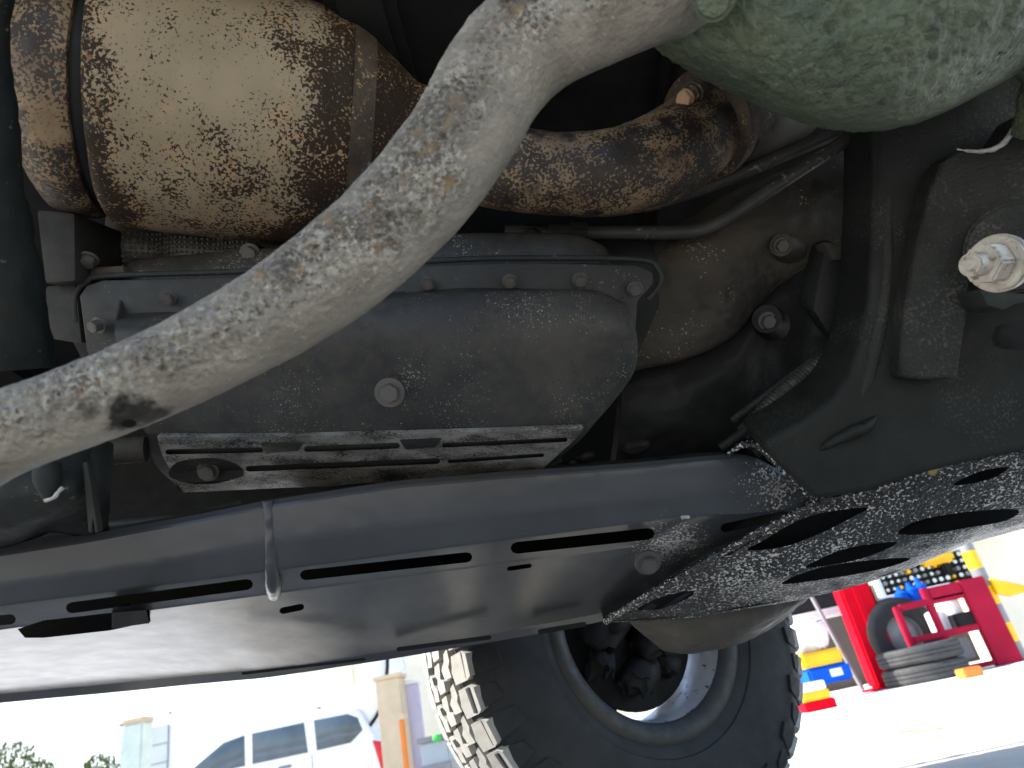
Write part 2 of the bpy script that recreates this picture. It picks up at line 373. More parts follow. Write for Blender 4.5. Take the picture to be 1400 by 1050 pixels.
muf = new('muffler', bm, 'rust_tan', car, smooth=40)
tag(muf, 'tan exhaust canister covered in dark rust specks')
def wear_attr(o, fn):
    at_ = o.data.attributes.new('wear', 'FLOAT', 'POINT')
    at_.data.foreach_set('value', [max(0., min(1., fn(v.co + VEH))) for v in o.data.vertices])
def muf_wear(p):
    y = (p - muf_axis[0]).dot(muf_axis[1]) / s(1)
    rad = (p - muf_axis[0] - muf_axis[1] * (y * s(1))).normalized()
    low = max(0, -rad.dot(UPV) - .25)
    return .27 + .8 * max(0, (y - 290) / 130) ** 1.4 + .55 * max(0, (170 - y) / 60) + .5 * low + .3 * fbm(p * 16, 3)
wear_attr(muf, muf_wear); wear_attr(tube, tube_wear)
bm = bmesh.new(); lathe(bm, [(s(r * 1.17), s(y)) for r, y in [(100, 20), (122, 24), (136, 36), (142, 58), (142, 84), (135, 94), (100, 96)]], 72, Mx)
new('end_cap', bm, 'rust_pipe', muf, smooth=40)
bm = bmesh.new(); lathe(bm, [(s(r * 1.17), s(y)) for r, y in [(120, 90), (128, 92), (131, 100), (128, 112), (118, 114)]], 72, Mx)
new('gap_band', bm, 'casting_dark', muf, smooth=40)  # dark ring paints in the shaded gap beside the end cap
bm = bmesh.new(); lathe(bm, [(s(r * 1.17), s(y)) for r, y in [(128, 424), (135.5, 426), (129.5, 440), (121, 456), (112, 458)]], 72, Mx)
new('shade_band', bm, 'rust_dark', muf, smooth=40)  # dark ring paints in the shading round the canister end
# --- exhaust pipe
ep = [(560, 190, .93), (610, 208, .87), (680, 228, .82), (760, 238, .83), (840, 236, .84), (900, 218, .86), (945, 190, .89), (975, 160, .93)]
def ed(p, d): return fbm(p * 40, 3) * .0012
bm = sweep([P(*q) for q in ep], [px(r, q[2]) for r, q in zip([46, 54, 56, 55, 58, 62, 60, 56], ep)], seg=56, res=16, disp=ed)
xp = new('exhaust_pipe', bm, 'rust_pipe', car, smooth=60)
tag(xp, 'rusty blackened exhaust pipe bending up to a bolted flange')
bm = bmesh.new(); a = P(962, 172, .90); d = (P(1010, 158, .95) - P(945, 182, .90)).normalized()
cyl(bm, a, a + d * .012, px(74, .9), seg=40); cyl(bm, a + d * .013, a + d * .024, px(70, .9), seg=40)
fg = new('flange', bm, 'rust_dark', xp, smooth=40)
bm = sweep([P(990, 165, .93), P(1030, 160, .96), P(1075, 140, .99), P(1120, 90, 1.02)], px(56, .95), seg=40, res=8)
new('front_pipe', bm, 'casting', xp, smooth=60)
b0 = P(938, 134, .84); bd = P(905, 142, .80) - P(960, 115, .87)
bm = bmesh.new(); cyl(bm, P(962, 116, .875), P(943, 130, .84), px(13, .85), seg=14)
for k in range(5):
    q = P(962, 116, .875).lerp(P(946, 128, .845), k / 4); cyl(bm, q, q + bd.normalized() * .002, px(17, .86), seg=14)
new('stud', bm, 'rust_dark', xp, smooth=40)
bolt(xp, b0, bd, px(12, .82), 'bolt_rust', flange=1.05, h=.9)

# --- heat shields
bm = patch([[P(x, y, .93) for x, y in ((140, 290), (250, 300), (340, 312), (420, 325))], [P(x, y, .90) for x, y in ((140, 330), (250, 340), (340, 345), (420, 350))],
            [P(x, y, .92) for x, y in ((140, 380), (250, 384), (340, 388), (420, 390))]], 30, 10, VIEW * .004)
for v in bm.verts: v.co += -VIEW * .007 * math.cos((v.co - P(250, 340, .9)).dot(RIGHT) / px(85, .9) * 6.28)
hs = new('heat_shield', bm, 'shield', car, smooth=60); tag(hs, 'dimpled foil heat shield below the canister')
bm = patch([[P(x, y, .98) for x, y in ((280, -40), (400, -40), (545, -40))], [P(x, y, .96) for x, y in ((280, 10), (400, 15), (540, 20))],
            [P(x, y, .99) for x, y in ((300, 60), (420, 62), (528, 66))]], 30, 10, VIEW * .004)
hs2 = new('heat_shield', bm, 'shield', car, smooth=60); tag(hs2, 'dimpled foil heat shield above the canister')
def dimples(parent, x0, x1, y0, y1, d, st):
    bm = bmesh.new(); x = x0
    while x < x1:
        y = y0
        while y < y1:
            p = P(x + random.uniform(-1, 1), y, d)
            if parent is hs: p += -VIEW * .007 * math.cos((p - P(250, 340, .9)).dot(RIGHT) / px(85, .9) * 6.28)
            bmesh.ops.create_uvsphere(bm, u_segments=6, v_segments=4, radius=px(st * .36, d), matrix=Matrix.Translation(p))
            y += st
        x += st
    o = new('dimples', bm, 'shield', parent, smooth=60); o['kind'] = 'stuff'
dimples(hs, 172, 345, 306, 376, .897, 6.5)
dimples(hs2, 325, 536, -6, 58, .958, 11)

# --- transmission case behind the pan, pan flange, pan
bm = prism([P(x, y, .90) for x, y in ((70, 420), (110, 372), (330, 352), (560, 342), (720, 337), (900, 345), (905, 420), (870, 500), (760, 560), (240, 570), (130, 540))], VIEW * .1 + Vector((0, 0, .16)), .012)
case = new('transmission_case', bm, 'casting_dark', car, smooth=40)
out = [(108, 405), (118, 390), (140, 383), (330, 378), (430, 372), (600, 362), (720, 359), (870, 362), (893, 372), (894, 388), (872, 412), (868, 480), (800, 540), (640, 560), (210, 560), (150, 530), (118, 480)]
bm = prism([P(x, y, .815) for x, y in out], VIEW * .012, .003)
pan = new('oil_pan', bm, 'steel_dusty', car, smooth=40)
tag(pan, 'dusty dark transmission oil pan with bolted rim and ribbed base')
gk = [(x + (6 if x < 500 else 4), y - 6) for x, y in out[:10]]
bm = sweep([P(x, y, .822) for x, y in ((104, 440), (103, 405), (118, 386), (150, 377), (330, 371), (600, 356), (720, 353), (872, 355), (900, 368), (903, 388), (885, 410))], px(4, .82), seg=8, res=8)
new('gasket', bm, 'strap', pan, smooth=60)
# bowl of the pan: near wall, then the ribbed base running away from us
rows = [[(158, 436, .812), (300, 424, .812), (450, 412, .812), (600, 402, .812), (720, 398, .812), (808, 398, .812), (845, 412, .814)],
        [(158, 440, .796), (300, 428, .794), (450, 416, .793), (600, 405, .793), (720, 401, .793), (814, 404, .794), (858, 420, .805)],
        [(160, 470, .785), (300, 465, .778), (450, 460, .778), (600, 455, .778), (720, 452, .778), (825, 450, .781), (871, 460, .80)],
        [(180, 540, .80), (300, 536, .79), (450, 530, .79), (600, 526, .79), (720, 522, .79), (810, 515, .795), (868, 505, .81)],
        [(195, 585, .815), (300, 586, .803), (450, 583, .803), (600, 580, .803), (720, 577, .803), (790, 572, .806), (842, 545, .82)],
        [(205, 600, .825), (300, 598, .813), (450, 595, .813), (600, 592, .813), (700, 590, .813), (770, 588, .816), (812, 580, .83)],
        [(212, 634, .875), (300, 632, .87), (450, 627, .87), (600, 621, .87), (690, 617, .87), (760, 612, .87), (795, 600, .875)],
        [(238, 662, .94), (300, 660, .94), (450, 652, .94), (600, 645, .94), (680, 641, .94), (735, 638, .94), (768, 625, .94)],
        [(240, 674, .955), (300, 671, .955), (450, 662, .955), (600, 653, .955), (680, 648, .955), (735, 645, .955), (768, 630, .95)]]
def pd(p): return -VIEW * (fbm(p * 9, 2) * .003 + fbm(p * 60, 3) * .0006)
bm = patch([[P(*q) for q in r] for r in rows], 90, 64, Vector((0, 0, .09)) + VIEW * .02, disp=pd)
bowl = new('bowl', bm, 'pan', pan, smooth=60)
# pressed channels running up the wall
# long ribs on the base, with dark gaps between
def rib(x0, y0, x1, y1, d, h, m='alloy', nm='base_rib', dd=.012):
    pts = [P(x0, y0 - h / 2, d), P(x1, y1 - h / 2, d), P(x1 - 6, y1 + h / 2, d + dd), P(x0 + 4, y0 + h / 2, d + dd)]
    new(nm, prism(pts, Vector((0, 0, .018)) + VIEW * .01, .0015), m, pan, smooth=40)
def sd_(x, y):
    u = (x - 210) / 560; y0 = 600 - 10 * u; y1 = 673 - 27 * u; return .813 + (.955 - .813) * max(-.1, min(1.05, (y - y0) / (y1 - y0)))
def strip(x0, y0, x1, y1, h0, h1, m='alloy', up=.012):
    pts = [P(x0, y0, sd_(x0, y0) - up), P(x1, y1, sd_(x1, y1) - up), P(x1 - 8, y1 + h1, sd_(x1, y1 + h1) - up), P(x0 + 8, y0 + h0, sd_(x0, y0 + h0) - up)]
    new('base_rib', prism(pts, Vector((0, 0, .02)) + VIEW * .012, .0015), m, pan, smooth=40)
bpr = [[(214, 597), (350, 597), (500, 594), (650, 590), (798, 585)], [(222, 622), (350, 620), (500, 614), (640, 609), (785, 602)], [(236, 650), (350, 648), (500, 640), (640, 632), (765, 620)], [(252, 673), (350, 669), (500, 661), (630, 651), (742, 641)]]
bm = patch([[P(x, y, sd_(x, y) - .017) for x, y in r] for r in bpr], 90, 40, VIEW * .007 + Vector((0, 0, .004)), disp=lambda p: -VIEW * (fbm(p * 14, 3) * .0025 + fbm(p * 90, 2) * .0005))
bp_ = new('base_plate', bm, 'alloy', pan, smooth=50)
for c in (slot(226, 618, 360, 615, 7, .76, .868), slot(415, 614, 547, 609, 8, .76, .862), slot(604, 609, 776, 601, 6, .76, .86), slot(336, 641, 602, 630, 8, .8, .93), slot(612, 631, 744, 622, 5, .8, .92),
          hole([(v.x, v.y) for v in smooth_poly([Vector((232, 653, 0)), Vector((242, 632, 0)), Vector((290, 626, 0)), Vector((322, 634, 0)), Vector((332, 648, 0)), Vector((300, 660, 0)), Vector((262, 661, 0))], 4)], .8, .95)): cut(bp_, [c])
for x, y, wd in ((356, 607, 60), (546, 602, 58)): strip(x, y, x + wd, y - 2, 13, 12, 'pan', .021)
# recess with the drain plug at the left end
bm = bmesh.new(); q = P(283, 640, .90)
new('drain_recess', prism([P(x, y, .888) for x, y in smooth_poly([Vector((230, 652, 0)), Vector((240, 632, 0)), Vector((290, 626, 0)), Vector((326, 634, 0)), Vector((330, 654, 0)), Vector((270, 660, 0))], 4) for x, y in [(x, y)]] if False else
    [P(v.x, v.y, .898) for v in smooth_poly([Vector((232, 652, 0)), Vector((242, 632, 0)), Vector((290, 627, 0)), Vector((324, 634, 0)), Vector((330, 652, 0)), Vector((270, 660, 0))], 4)], VIEW * .008, 0), 'casting_dark', pan, smooth=40)
NB = (-VIEW + Vector((0, 0, -.5))).normalized()
bolt(pan, P(285, 643, .884), NB, px(12, .88), 'bolt', 'drain_plug', flange=1.25, h=1.0)
bolt(pan, P(533, 536, .776), (NB - VIEW * .6), px(14, .78), 'bolt', 'drain_plug', flange=1.5, h=.9)
for (x, y) in ((230, 406), (585, 386), (697, 384), (793, 382), (868, 394)):
    bolt(pan, P(x, y, .808 if x < 860 else .811), NB - UPV * .4, px(8.5, .8), 'bolt', flange=1.35, h=1.0)
bolt(pan, P(136, 444, .806), NB - RIGHT * .3, px(9, .8), 'bolt', flange=1.3, h=1.6)

# --- housing and its neighbours on the right
rows = [[(600, 322, .99), (800, 330, .98), (900, 318, .97), (1000, 262, .97), (1090, 225, .99), (1200, 180, 1.0)],
        [(640, 380, .95), (800, 375, .94), (900, 360, .93), (1000, 330, .93), (1080, 300, .95), (1200, 280, .98)],
        [(700, 450, .95), (800, 440, .94), (900, 430, .93), (985, 400, .935), (1060, 350, .95), (1180, 330, .98)],
        [(800, 525, .97), (862, 502, .95), (930, 488, .945), (1000, 455, .95), (1060, 390, .96), (1130, 350, .98)],
        [(820, 530, 1.02), (870, 505, 1.02), (935, 490, 1.02), (1005, 458, 1.02), (1065, 392, 1.02), (1130, 352, 1.02)]]
def hd(p): return -VIEW * (fbm(p * 14, 4) * .006 + fbm(p * 80, 3) * .0012)
bm = patch([[P(*q) for q in r] for r in rows], 90, 60, VIEW * .05, disp=hd)
hou = new('bell_housing', bm, 'casting', car, smooth=60); tag(hou, 'dusty brown cast housing right of the oil pan')
bm = bmesh.new(); cyl(bm, P(1048, 436, .94), P(1054, 444, .99), px(19, .95), px(26, .95), 20)
new('boss', bm, 'casting_dark', hou, smooth=40)
bolt(hou, P(1048, 438, .94), NB, px(10, .94), 'bolt', flange=1.3)
bm = bmesh.new(); cyl(bm, P(1068, 335, .925), P(1080, 345, .98), px(15, .95), px(24, .95), 20)
new('boss', bm, 'casting', hou, smooth=40); bolt(hou, P(1067, 335, .925), NB, px(9, .94), 'bolt', flange=1.2)
rows = [[(850, 500, 1.0), (930, 480, 1.0), (1010, 430, 1.0), (1070, 350, 1.0), (1190, 320, 1.02)], [(850, 560, .97), (930, 545, .97), (1000, 500, .97), (1070, 430, .97), (1190, 420, 1.0)],
        [(840, 640, 1.02), (930, 620, 1.02), (1010, 580, 1.02), (1080, 520, 1.02), (1190, 480, 1.04)], [(830, 720, 1.1), (930, 700, 1.1), (1010, 660, 1.1), (1080, 640, 1.1), (1190, 620, 1.1)]]
bm = patch([[P(*q) for q in r] for r in rows], 50, 40, VIEW * .05, disp=hd)
new('lower_housing', bm, 'casting_dark', car, smooth=60)
bm = sweep([P(1190, 446, .94), P(1110, 505, .925), P(1060, 545, .925), P(1015, 592, .95)], px(10, .93), seg=16, res=40, disp=lambda p, d: math.sin((p - P(1190, 446, .94)).length * 1250) * .0014)
new('ribbed_hose', bm, 'hose', car, smooth=50)
for a, b_, r in (((1195, 420), (1000, 575), 5), ((1200, 452), (985, 612), 6), ((1205, 470), (1030, 618), 10)):
    bm = sweep([P(a[0], a[1], .95), P((a[0] + b_[0]) / 2, (a[1] + b_[1]) / 2 + 4, .93), P(b_[0], b_[1], .95)], px(r, .94), seg=14, res=8)
    o = new('brace_bar', bm, 'strap', car, smooth=60)
bm = prism([P(x, y, .93) for x, y in ((1128, 342), (1150, 335), (1185, 385), (1180, 430), (1140, 468), (1112, 425), (1118, 385))], VIEW * .03 + Vector((0, 0, .02)), .006)
new('gusset', bm, 'strap', car, smooth=40)
bm = prism([P(x, y, .92) for x, y in ((1125, 330), (1192, 335), (1190, 350), (1140, 356))], VIEW * .03, .004)
new('gusset', bm, 'casting', car, smooth=40)
for (x, y, r) in ((910, 640, 20), (870, 610, 14), (960, 640, 15), (800, 625, 10), (780, 635, 8), (905, 575, 10)):
    bm = bmesh.new(); bmesh.ops.create_icosphere(bm, subdivisions=3, radius=px(r, 1.0), matrix=Matrix.Translation(P(x, y, 1.0)) @ Matrix.Diagonal((1.4, 1, .8, 1)))
    for v in bm.verts: v.co += VIEW * fbm(v.co * 40) * .006
    new('casting_lug', bm, 'casting_dark', car, smooth=60)
# pipes
bm = sweep([P(*q) for q in ((690, 316, .92), (750, 318, .92), (850, 318, .91), (940, 317, .90), (985, 303, .895), (1040, 268, .89), (1100, 228, .885), (1160, 190, .89))], px(9.5, .9), seg=20, res=8)
cp = new('cooler_pipe', bm, 'pipe', car, smooth=60)
bm = bmesh.new(); cyl(bm, P(778, 318, .915), P(802, 318, .915), px(15, .91), seg=6); cyl(bm, P(750, 318, .915), P(778, 318, .915), px(13, .91), seg=20); cyl(bm, P(725, 332, .915), P(735, 325, .935), px(19, .91), seg=24)
new('fitting', bm, 'strap', cp, smooth=30)
bm = sweep([P(*q) for q in ((880, 282, .95), (930, 268, .94), (1000, 242, .93), (1070, 212, .92), (1140, 182, .91))], px(10, .92), seg=20, res=8)
new('cooler_pipe', bm, 'pipe', car, smooth=60)

# --- left end: strap, boxes, lower bracket
bm = sweep([P(*q) for q in ((-14, -60, .62), (-10, 100, .62), (4, 250, .62), (18, 380, .62), (34, 505, .625))], [px(r, .62) for r in (24, 24, 27, 33, 37)], seg=24, res=10,
           disp=lambda p, d: fbm(p * 30, 3) * .004)
tag(new('body_mount', bm, 'strut', car, smooth=60), 'dark dirty upright strut at the left edge')
bm = prism([P(x, y, .80) for x, y in ((48, 285), (102, 290), (103, 385), (60, 388))], VIEW * .1, .006); new('mount_bracket', bm, 'frame_grey', car, smooth=40)
bm = prism([P(x, y, .82) for x, y in ((60, 390), (104, 388), (112, 470), (62, 462))], VIEW * .1, .006); new('mount_bracket', bm, 'frame_grey', car, smooth=40)
bm = prism([P(x, y, .83) for x, y in ((104, 366), (168, 362), (172, 380), (106, 386))], VIEW * .1, .005); tb = new('case_lug', bm, 'casting', car, smooth=40)
bolt(tb, P(122, 353, .82), NB - UPV, px(10, .82), 'bolt', flange=1.3, h=1.3)
bm = prism([P(x, y, .86) for x, y in ((310, 345), (350, 330), (362, 350), (340, 372), (312, 372))], VIEW * .08, .006); tb = new('case_lug', bm, 'casting_dark', car, smooth=40)
bolt(tb, P(342, 346, .855), NB, px(11, .85), 'bolt', flange=1.3, h=1.0)
rows = [[(-60, 560, .74), (40, 590, .74), (110, 600, .76), (135, 610, .80)], [(-60, 650, .70), (40, 660, .70), (110, 660, .72), (132, 665, .78)],
        [(-60, 715, .70), (40, 708, .71), (100, 695, .73), (130, 700, .80)], [(-60, 750, .74), (20, 738, .75), (70, 722, .78), (128, 730, .82)], [(-60, 760, .80), (20, 745, .82), (70, 728, .83), (128, 740, .85)]]
bm = patch([[P(*q) for q in r] for r in rows], 40, 40, VIEW * .03, disp=lambda p: -VIEW * (fbm(p * 25, 3) * .004))
br = new('lower_bracket', bm, 'strap', car, smooth=60)
bm = sweep([P(66, 634, .70), P(64, 655, .695), P(67, 684, .69)], [px(16, .7), px(17, .7), px(6, .7)], seg=18, res=6); new('bracket_lug', bm, 'strap', br, smooth=60)
bm = sweep([P(62, 684, .684), P(74, 680, .682), P(86, 666, .685)], px(2.6, .7), seg=8, res=6, disp=lambda p, d: fbm(p * 300) * .001); new('worn_lip', bm, 'worn_edge', br, smooth=60)
bm = prism([P(x, y, .712) for x, y in ((113, 632), (119, 632), (134, 728), (130, 728), (127, 708), (125, 728), (121, 728))], VIEW * .01, .0008); new('tab', bm, 'frame_grey', br, smooth=40)
bm = sweep([P(110, 628, .85), P(150, 618, .86), P(200, 614, .87)], px(18, .86), seg=24, res=8, disp=lambda p, d: math.sin(p.x * 700) * .0008); new('bush_sleeve', bm, 'casting', car, smooth=60)

# --- slotted frame rail
def rail_wear(p):
    a = (p - P(930, 775, .96)).length; b = (p - P(1075, 668, .92)).length
    return max(.92 - a * 6.5, .85 - b * 8, 0) 
def foldy(x): return 815 - .131 * (x - 217)
tops = [(-120, 772), (0, 757), (120, 738), (260, 712), (370, 690), (540, 664), (700, 650), (800, 644), (900, 636), (985, 628), (1035, 628), (1080, 655), (1125, 683)]
lips = [(-120, 973), (0, 961), (120, 950), (260, 936), (370, 926), (540, 900), (700, 873), (780, 858), (822, 850), (860, 836), (900, 808), (980, 757), (1050, 722), (1118, 688)]
def at(tab, x):
    for (a, b_) in zip(tab, tab[1:]):
        if a[0] <= x <= b_[0]: return a[1] + (b_[1] - a[1]) * (x - a[0]) / (b_[0] - a[0])
    return tab[0][1] if x < tab[0][0] else tab[-1][1]
def rd(x): return .80 + .13 * x / 1010
NX = 26; xs = [-120 + (1118 + 120) * i / NX for i in range(NX + 1)]
rows = [[] for _ in range(9)]
for x in xs:
    t0, f, l = at(tops, x), foldy(x), at(lips, x)
    f = min(f, l - 26) if x < 1000 else min(f, l - 26 + (x - 1000) * .19); t0 = min(t0, f - 24 * max(.12, min(1, (1118 - x) / 100)) - 2)
    d = rd(x); dl = d + (.22 + .30 * max(0, min(1, (480 - x) / 330))) * min(1, (l - f) / 115)
    k = min(1, (l - f) / 60); kt = min(1, (f - t0) / 40)
    for r, (y, dd) in enumerate(((t0, d + .003), (t0 + 4, d + .001), (t0 + (f - t0) * .5, d), (f - 17 * k * kt, d + .004), (f - 14 * k * kt, d + .006), (f + 14 * k, d + .045 * k), (f + 18 * k, d + .05 * k), (l - 12 * k, dl - .01 * k), (l, dl))):
        rows[r].append(P(x, y, dd))
g = bmesh.new()
bm = patch(rows, 160, 48, Vector((0, 0, .006)) + VIEW * .003, smooth_v=False, disp=lambda p: -VIEW * (fbm(p * 6, 2) * .0015 + fbm(p * 60, 2) * .0003))
rail = new('frame_rail', bm, 'steel_black', car, smooth=28)
tag(rail, 'long black slotted frame rail with smooth dusty paint')
cs0 = [slot(90, 832, 346, 798, 15, .7, 1.05), slot(410, 787, 646, 761, 14, .7, 1.05), slot(698, 750, 895, 729, 16, .7, 1.05), slot(-150, 862, 22, 846, 14, .7, 1.05),
      slot(985, 723, 1078, 703, 12, .7, 1.1), slot(382, 836, 416, 829, 9, .75, 1.2), slot(693, 778, 727, 773, 6, .75, 1.2),
      hole([(24, 860), (60, 848), (150, 838), (204, 834), (206, 850), (150, 862), (60, 872), (34, 872)], .75, 1.1),
      ]
for c in cs0: cut(rail, [c])
for x0, y0, x1, y1, h, d in ((542, 888, 672, 871, 6, 1.075), (735, 864, 802, 853, 7, 1.10), (330, 921, 500, 901, 4, 1.05)):
    wear_attr(rail, rail_wear) if x0 == 542 else None
    new('slot_shade_strip', slot(x0, y0, x1, y1, h, d - .03, d - .018), 'dark', rail, smooth=40)  # dark strips stand for the shade of slots that are not cut
bm = sweep([P(366, 684, rd(370) + .004), P(369, 720, rd(370) + .0045), P(371, 775, rd(370) + .006), P(374, 799, rd(370) + .022), P(375, 812, rd(370) + .052)], [px(r, .84) for r in (8, 8, 9, 11, 10)], seg=18, res=10,
           disp=lambda p, d: fbm(p * 90, 3) * .0012)
new('weld_bead', bm, 'steel_black', rail, smooth=60)
bm = sweep([P(100, 722, .93), P(180, 716, .93), P(262, 708, .93), P(330, 690, .95)], px(9, .93), seg=14, res=8); tag(new('top_sliver', bm, 'pipe', car, smooth=60), 'thin added bar for the bright sliver above the rail')  # added bar stands for the bright sliver along the rail top
# inside of the rail, seen through the holes
def shift(r, z, v): return [p + Vector((0, 0, z)) + VIEW * v for p in r]
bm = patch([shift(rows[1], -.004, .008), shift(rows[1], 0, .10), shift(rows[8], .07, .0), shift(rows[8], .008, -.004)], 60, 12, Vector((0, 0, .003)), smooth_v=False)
ic = new('inner_channel', bm, 'lining_shade', rail, smooth=30)
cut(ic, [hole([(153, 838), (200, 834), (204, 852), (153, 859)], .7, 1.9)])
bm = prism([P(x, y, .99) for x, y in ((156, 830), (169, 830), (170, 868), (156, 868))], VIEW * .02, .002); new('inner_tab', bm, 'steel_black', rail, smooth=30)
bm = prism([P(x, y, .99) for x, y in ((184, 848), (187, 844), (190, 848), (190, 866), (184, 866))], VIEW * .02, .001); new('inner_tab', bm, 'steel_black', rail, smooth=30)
bolt(rail, P(885, 768, .945), (NB - VIEW * .4), px(13, .95), 'bolt', flange=1.4, h=1.1)
bm = bmesh.new(); box(bm, P(937, 707, .90), (.012, .004, .004), ROT.to_4x4(), .001); new('paint_chip', bm, 'worn_edge', rail, smooth=40)
# curled end plate
bm = sweep([P(995, 622, .93), P(1014, 609, .925), P(1036, 610, .915), P(1062, 632, .905), P(1090, 660, .90), P(1118, 684, .90), P(1132, 692, .90)], [px(r, .91) for r in (3, 5, 6, 6, 6, 6, 4)], seg=12, res=10,
           disp=lambda p, d: fbm(p * 160, 3) * .0012)
new('end_weld', bm, 'underseal', rail, smooth=60)

# --- textured skid arm on the right
rows = [[(1116, 686, .90), (1190, 672, .89), (1262, 648, .875), (1335, 629, .86), (1420, 612, .85), (1500, 590, .84)],
        [(1080, 708, .91), (1170, 692, .90), (1250, 668, .885), (1335, 645, .87), (1420, 630, .86), (1500, 610, .85)],
        [(1010, 752, .935), (1110, 735, .925), (1210, 708, .91), (1310, 680, .895), (1420, 660, .88), (1500, 645, .87)],
        [(900, 806, 1.0), (1020, 790, .97), (1140, 765, .95), (1270, 728, .93), (1400, 695, .91), (1500, 670, .90)],
        [(840, 842, 1.06), (960, 822, 1.02), (1100, 795, .99), (1240, 762, .97), (1390, 716, .95), (1500, 690, .94)],
        [(826, 852, 1.09), (930, 846, 1.06), (1080, 822, 1.04), (1220, 786, 1.02), (1330, 742, 1.0), (1500, 700, .98)]]
bm = patch([[P(*q) for q in r] for r in rows], 150, 80, Vector((0, 0, .005)) + VIEW * .003, disp=lambda p: -VIEW * (fbm(p * 10, 3) * .004))
skid = new('skid_plate', bm, 'underseal', car, smooth=60)
tag(skid, 'glossy black underseal coated slotted plate below the bracket')
cs = [[(1022, 752), (1045, 738), (1090, 712), (1130, 700), (1186, 694), (1160, 710), (1120, 730), (1070, 748)],
      [(1228, 730), (1245, 716), (1280, 706), (1340, 698), (1392, 697), (1375, 712), (1320, 722), (1270, 730)],
      [(1102, 776), (1130, 760), (1165, 748), (1225, 741), (1205, 754), (1160, 768)],
      [(1303, 663), (1325, 650), (1350, 642), (1378, 639), (1365, 650), (1335, 660)],
      [(1068, 798), (1110, 779), (1170, 768), (1245, 763), (1200, 779), (1120, 793)],
      [(872, 834), (890, 822), (920, 812), (948, 808), (940, 818), (905, 832)]]
for c in cs: cut(skid, [hole([(v.x, v.y) for v in smooth_poly([Vector((x, y, 0)) for x, y in c], 4)], .6, 1.25)])
rows2 = [[P(x, y + 8, d) + Vector((0, 0, .05)) + VIEW * .02 for x, y, d in r] for r in (rows[0], rows[3], rows[5])]
bm = patch(rows2, 40, 10, Vector((0, 0, .004))); new('upper_plate', bm, 'casting_dark', skid, smooth=60)
bm = patch([[P(*q) - VIEW * .01 + Vector((0, 0, .006)) for q in rows[5]], [P(*q) + Vector((0, 0, .07)) + VIEW * .02 for q in rows[5]], [P(*q) + Vector((0, 0, .16)) + VIEW * .02 for q in rows[5]]], 40, 6, VIEW * .004); rw = new('rear_wall', bm, 'casting_dark', skid, smooth=60); cut(rw, [hole([(905, 830), (938, 810), (947, 810), (914, 831)], .9, 1.5)]); cut(rw, [hole([(876, 834), (890, 824), (899, 828), (890, 835)], .9, 1.5)])
# rolled groove near the outer edge
bm = sweep([P(*q) for q in ((828, 850, 1.05), (880, 817, .99), (940, 782, .955), (1000, 748, .93), (1060, 716, .915), (1118, 686, .897))], px(5, .95), seg=12, res=10, disp=lambda p, d: fbm(p * 150, 3) * .001)
new('seam_weld', bm, 'underseal', skid, smooth=60)
bm = sweep([P(*q) for q in ((1120, 683, .895), (1190, 671, .885), (1262, 645, .868), (1300, 634, .86))], px(4, .88), seg=10, res=8, disp=lambda p, d: fbm(p * 150, 3) * .0012); new('seam_weld', bm, 'underseal', skid, smooth=60)
bm = sweep([P(*q) for q in ((1296, 632, .858), (1340, 622, .853), (1420, 608, .846))], px(4.5, .86), seg=10, res=8, disp=lambda p, d: fbm(p * 150, 3) * .0015); new('seam_weld', bm, 'weld_yellow', skid, smooth=60)
bm = bmesh.new(); bmesh.ops.create_icosphere(bm, subdivisions=3, radius=px(7, .87), matrix=Matrix.Translation(P(1274, 643, .865)))
for v in bm.verts: v.co += VIEW * fbm(v.co * 150) * .003
new('weld_drop', bm, 'weld_yellow', skid, smooth=60)
bm = prism([P(x, y, .85) for x, y in ((1293, 592), (1388, 590), (1400, 612), (1345, 624), (1300, 634))], VIEW * .05, .004); new('spacer_block', bm, 'underseal', skid, smooth=40)

# --- upright frame bracket
o_ = [(1196, 140), (1196, 250), (1193, 340), (1189, 410), (1178, 470), (1162, 515), (1140, 545), (1095, 578), (1043, 606), (1062, 634), (1090, 660), (1116, 686), (1190, 674), (1262, 650), (1335, 632), (1440, 612), (1460, 400), (1460, 60), (1330, 60)]
bm = prism([P(x, y, .84 - .03 * (x - 1040) / 400) for x, y in o_], VIEW * .06 + Vector((0, 0, .03)), .010, 4)
brk = new('frame_bracket', bm, 'bracket', car, smooth=40)
tag(brk, 'matt black upright bracket flaring down onto the slotted rail')
cut(brk, [hole([(1355, 462), (1362, 446), (1385, 438), (1470, 432), (1470, 480), (1375, 478), (1360, 474)], .7, 1.1)])
bm = prism([P(x, y, .89) for x, y in ((1330, 400), (1480, 400), (1480, 520), (1330, 520))], VIEW * .02, .002); new('hole_backing', bm, 'dark', brk, smooth=40)  # dark sheet added behind the hole to shut out the daylight
bm = sweep([P(*q) for q in ((1212, 200, .834), (1212, 330, .833), (1209, 400, .833), (1198, 460, .834), (1184, 520, .836), (1160, 575, .842))], [px(r, .82) for r in (6, 9, 10, 11, 11, 6)], seg=16, res=10, disp=lambda p, d: fbm(p * 150, 4) * .0016)
new('edge_fold', bm, 'plate', brk, smooth=60)
bm = sweep([P(*q) for q in ((1120, 615, .835), (1150, 598, .825), (1180, 585, .823), (1200, 570, .823))], [px(r, .83) for r in (3, 8, 9, 3)], seg=14, res=8, disp=lambda p, d: fbm(p * 90, 4) * .002)
new('edge_fold', bm, 'bracket', brk, smooth=60)
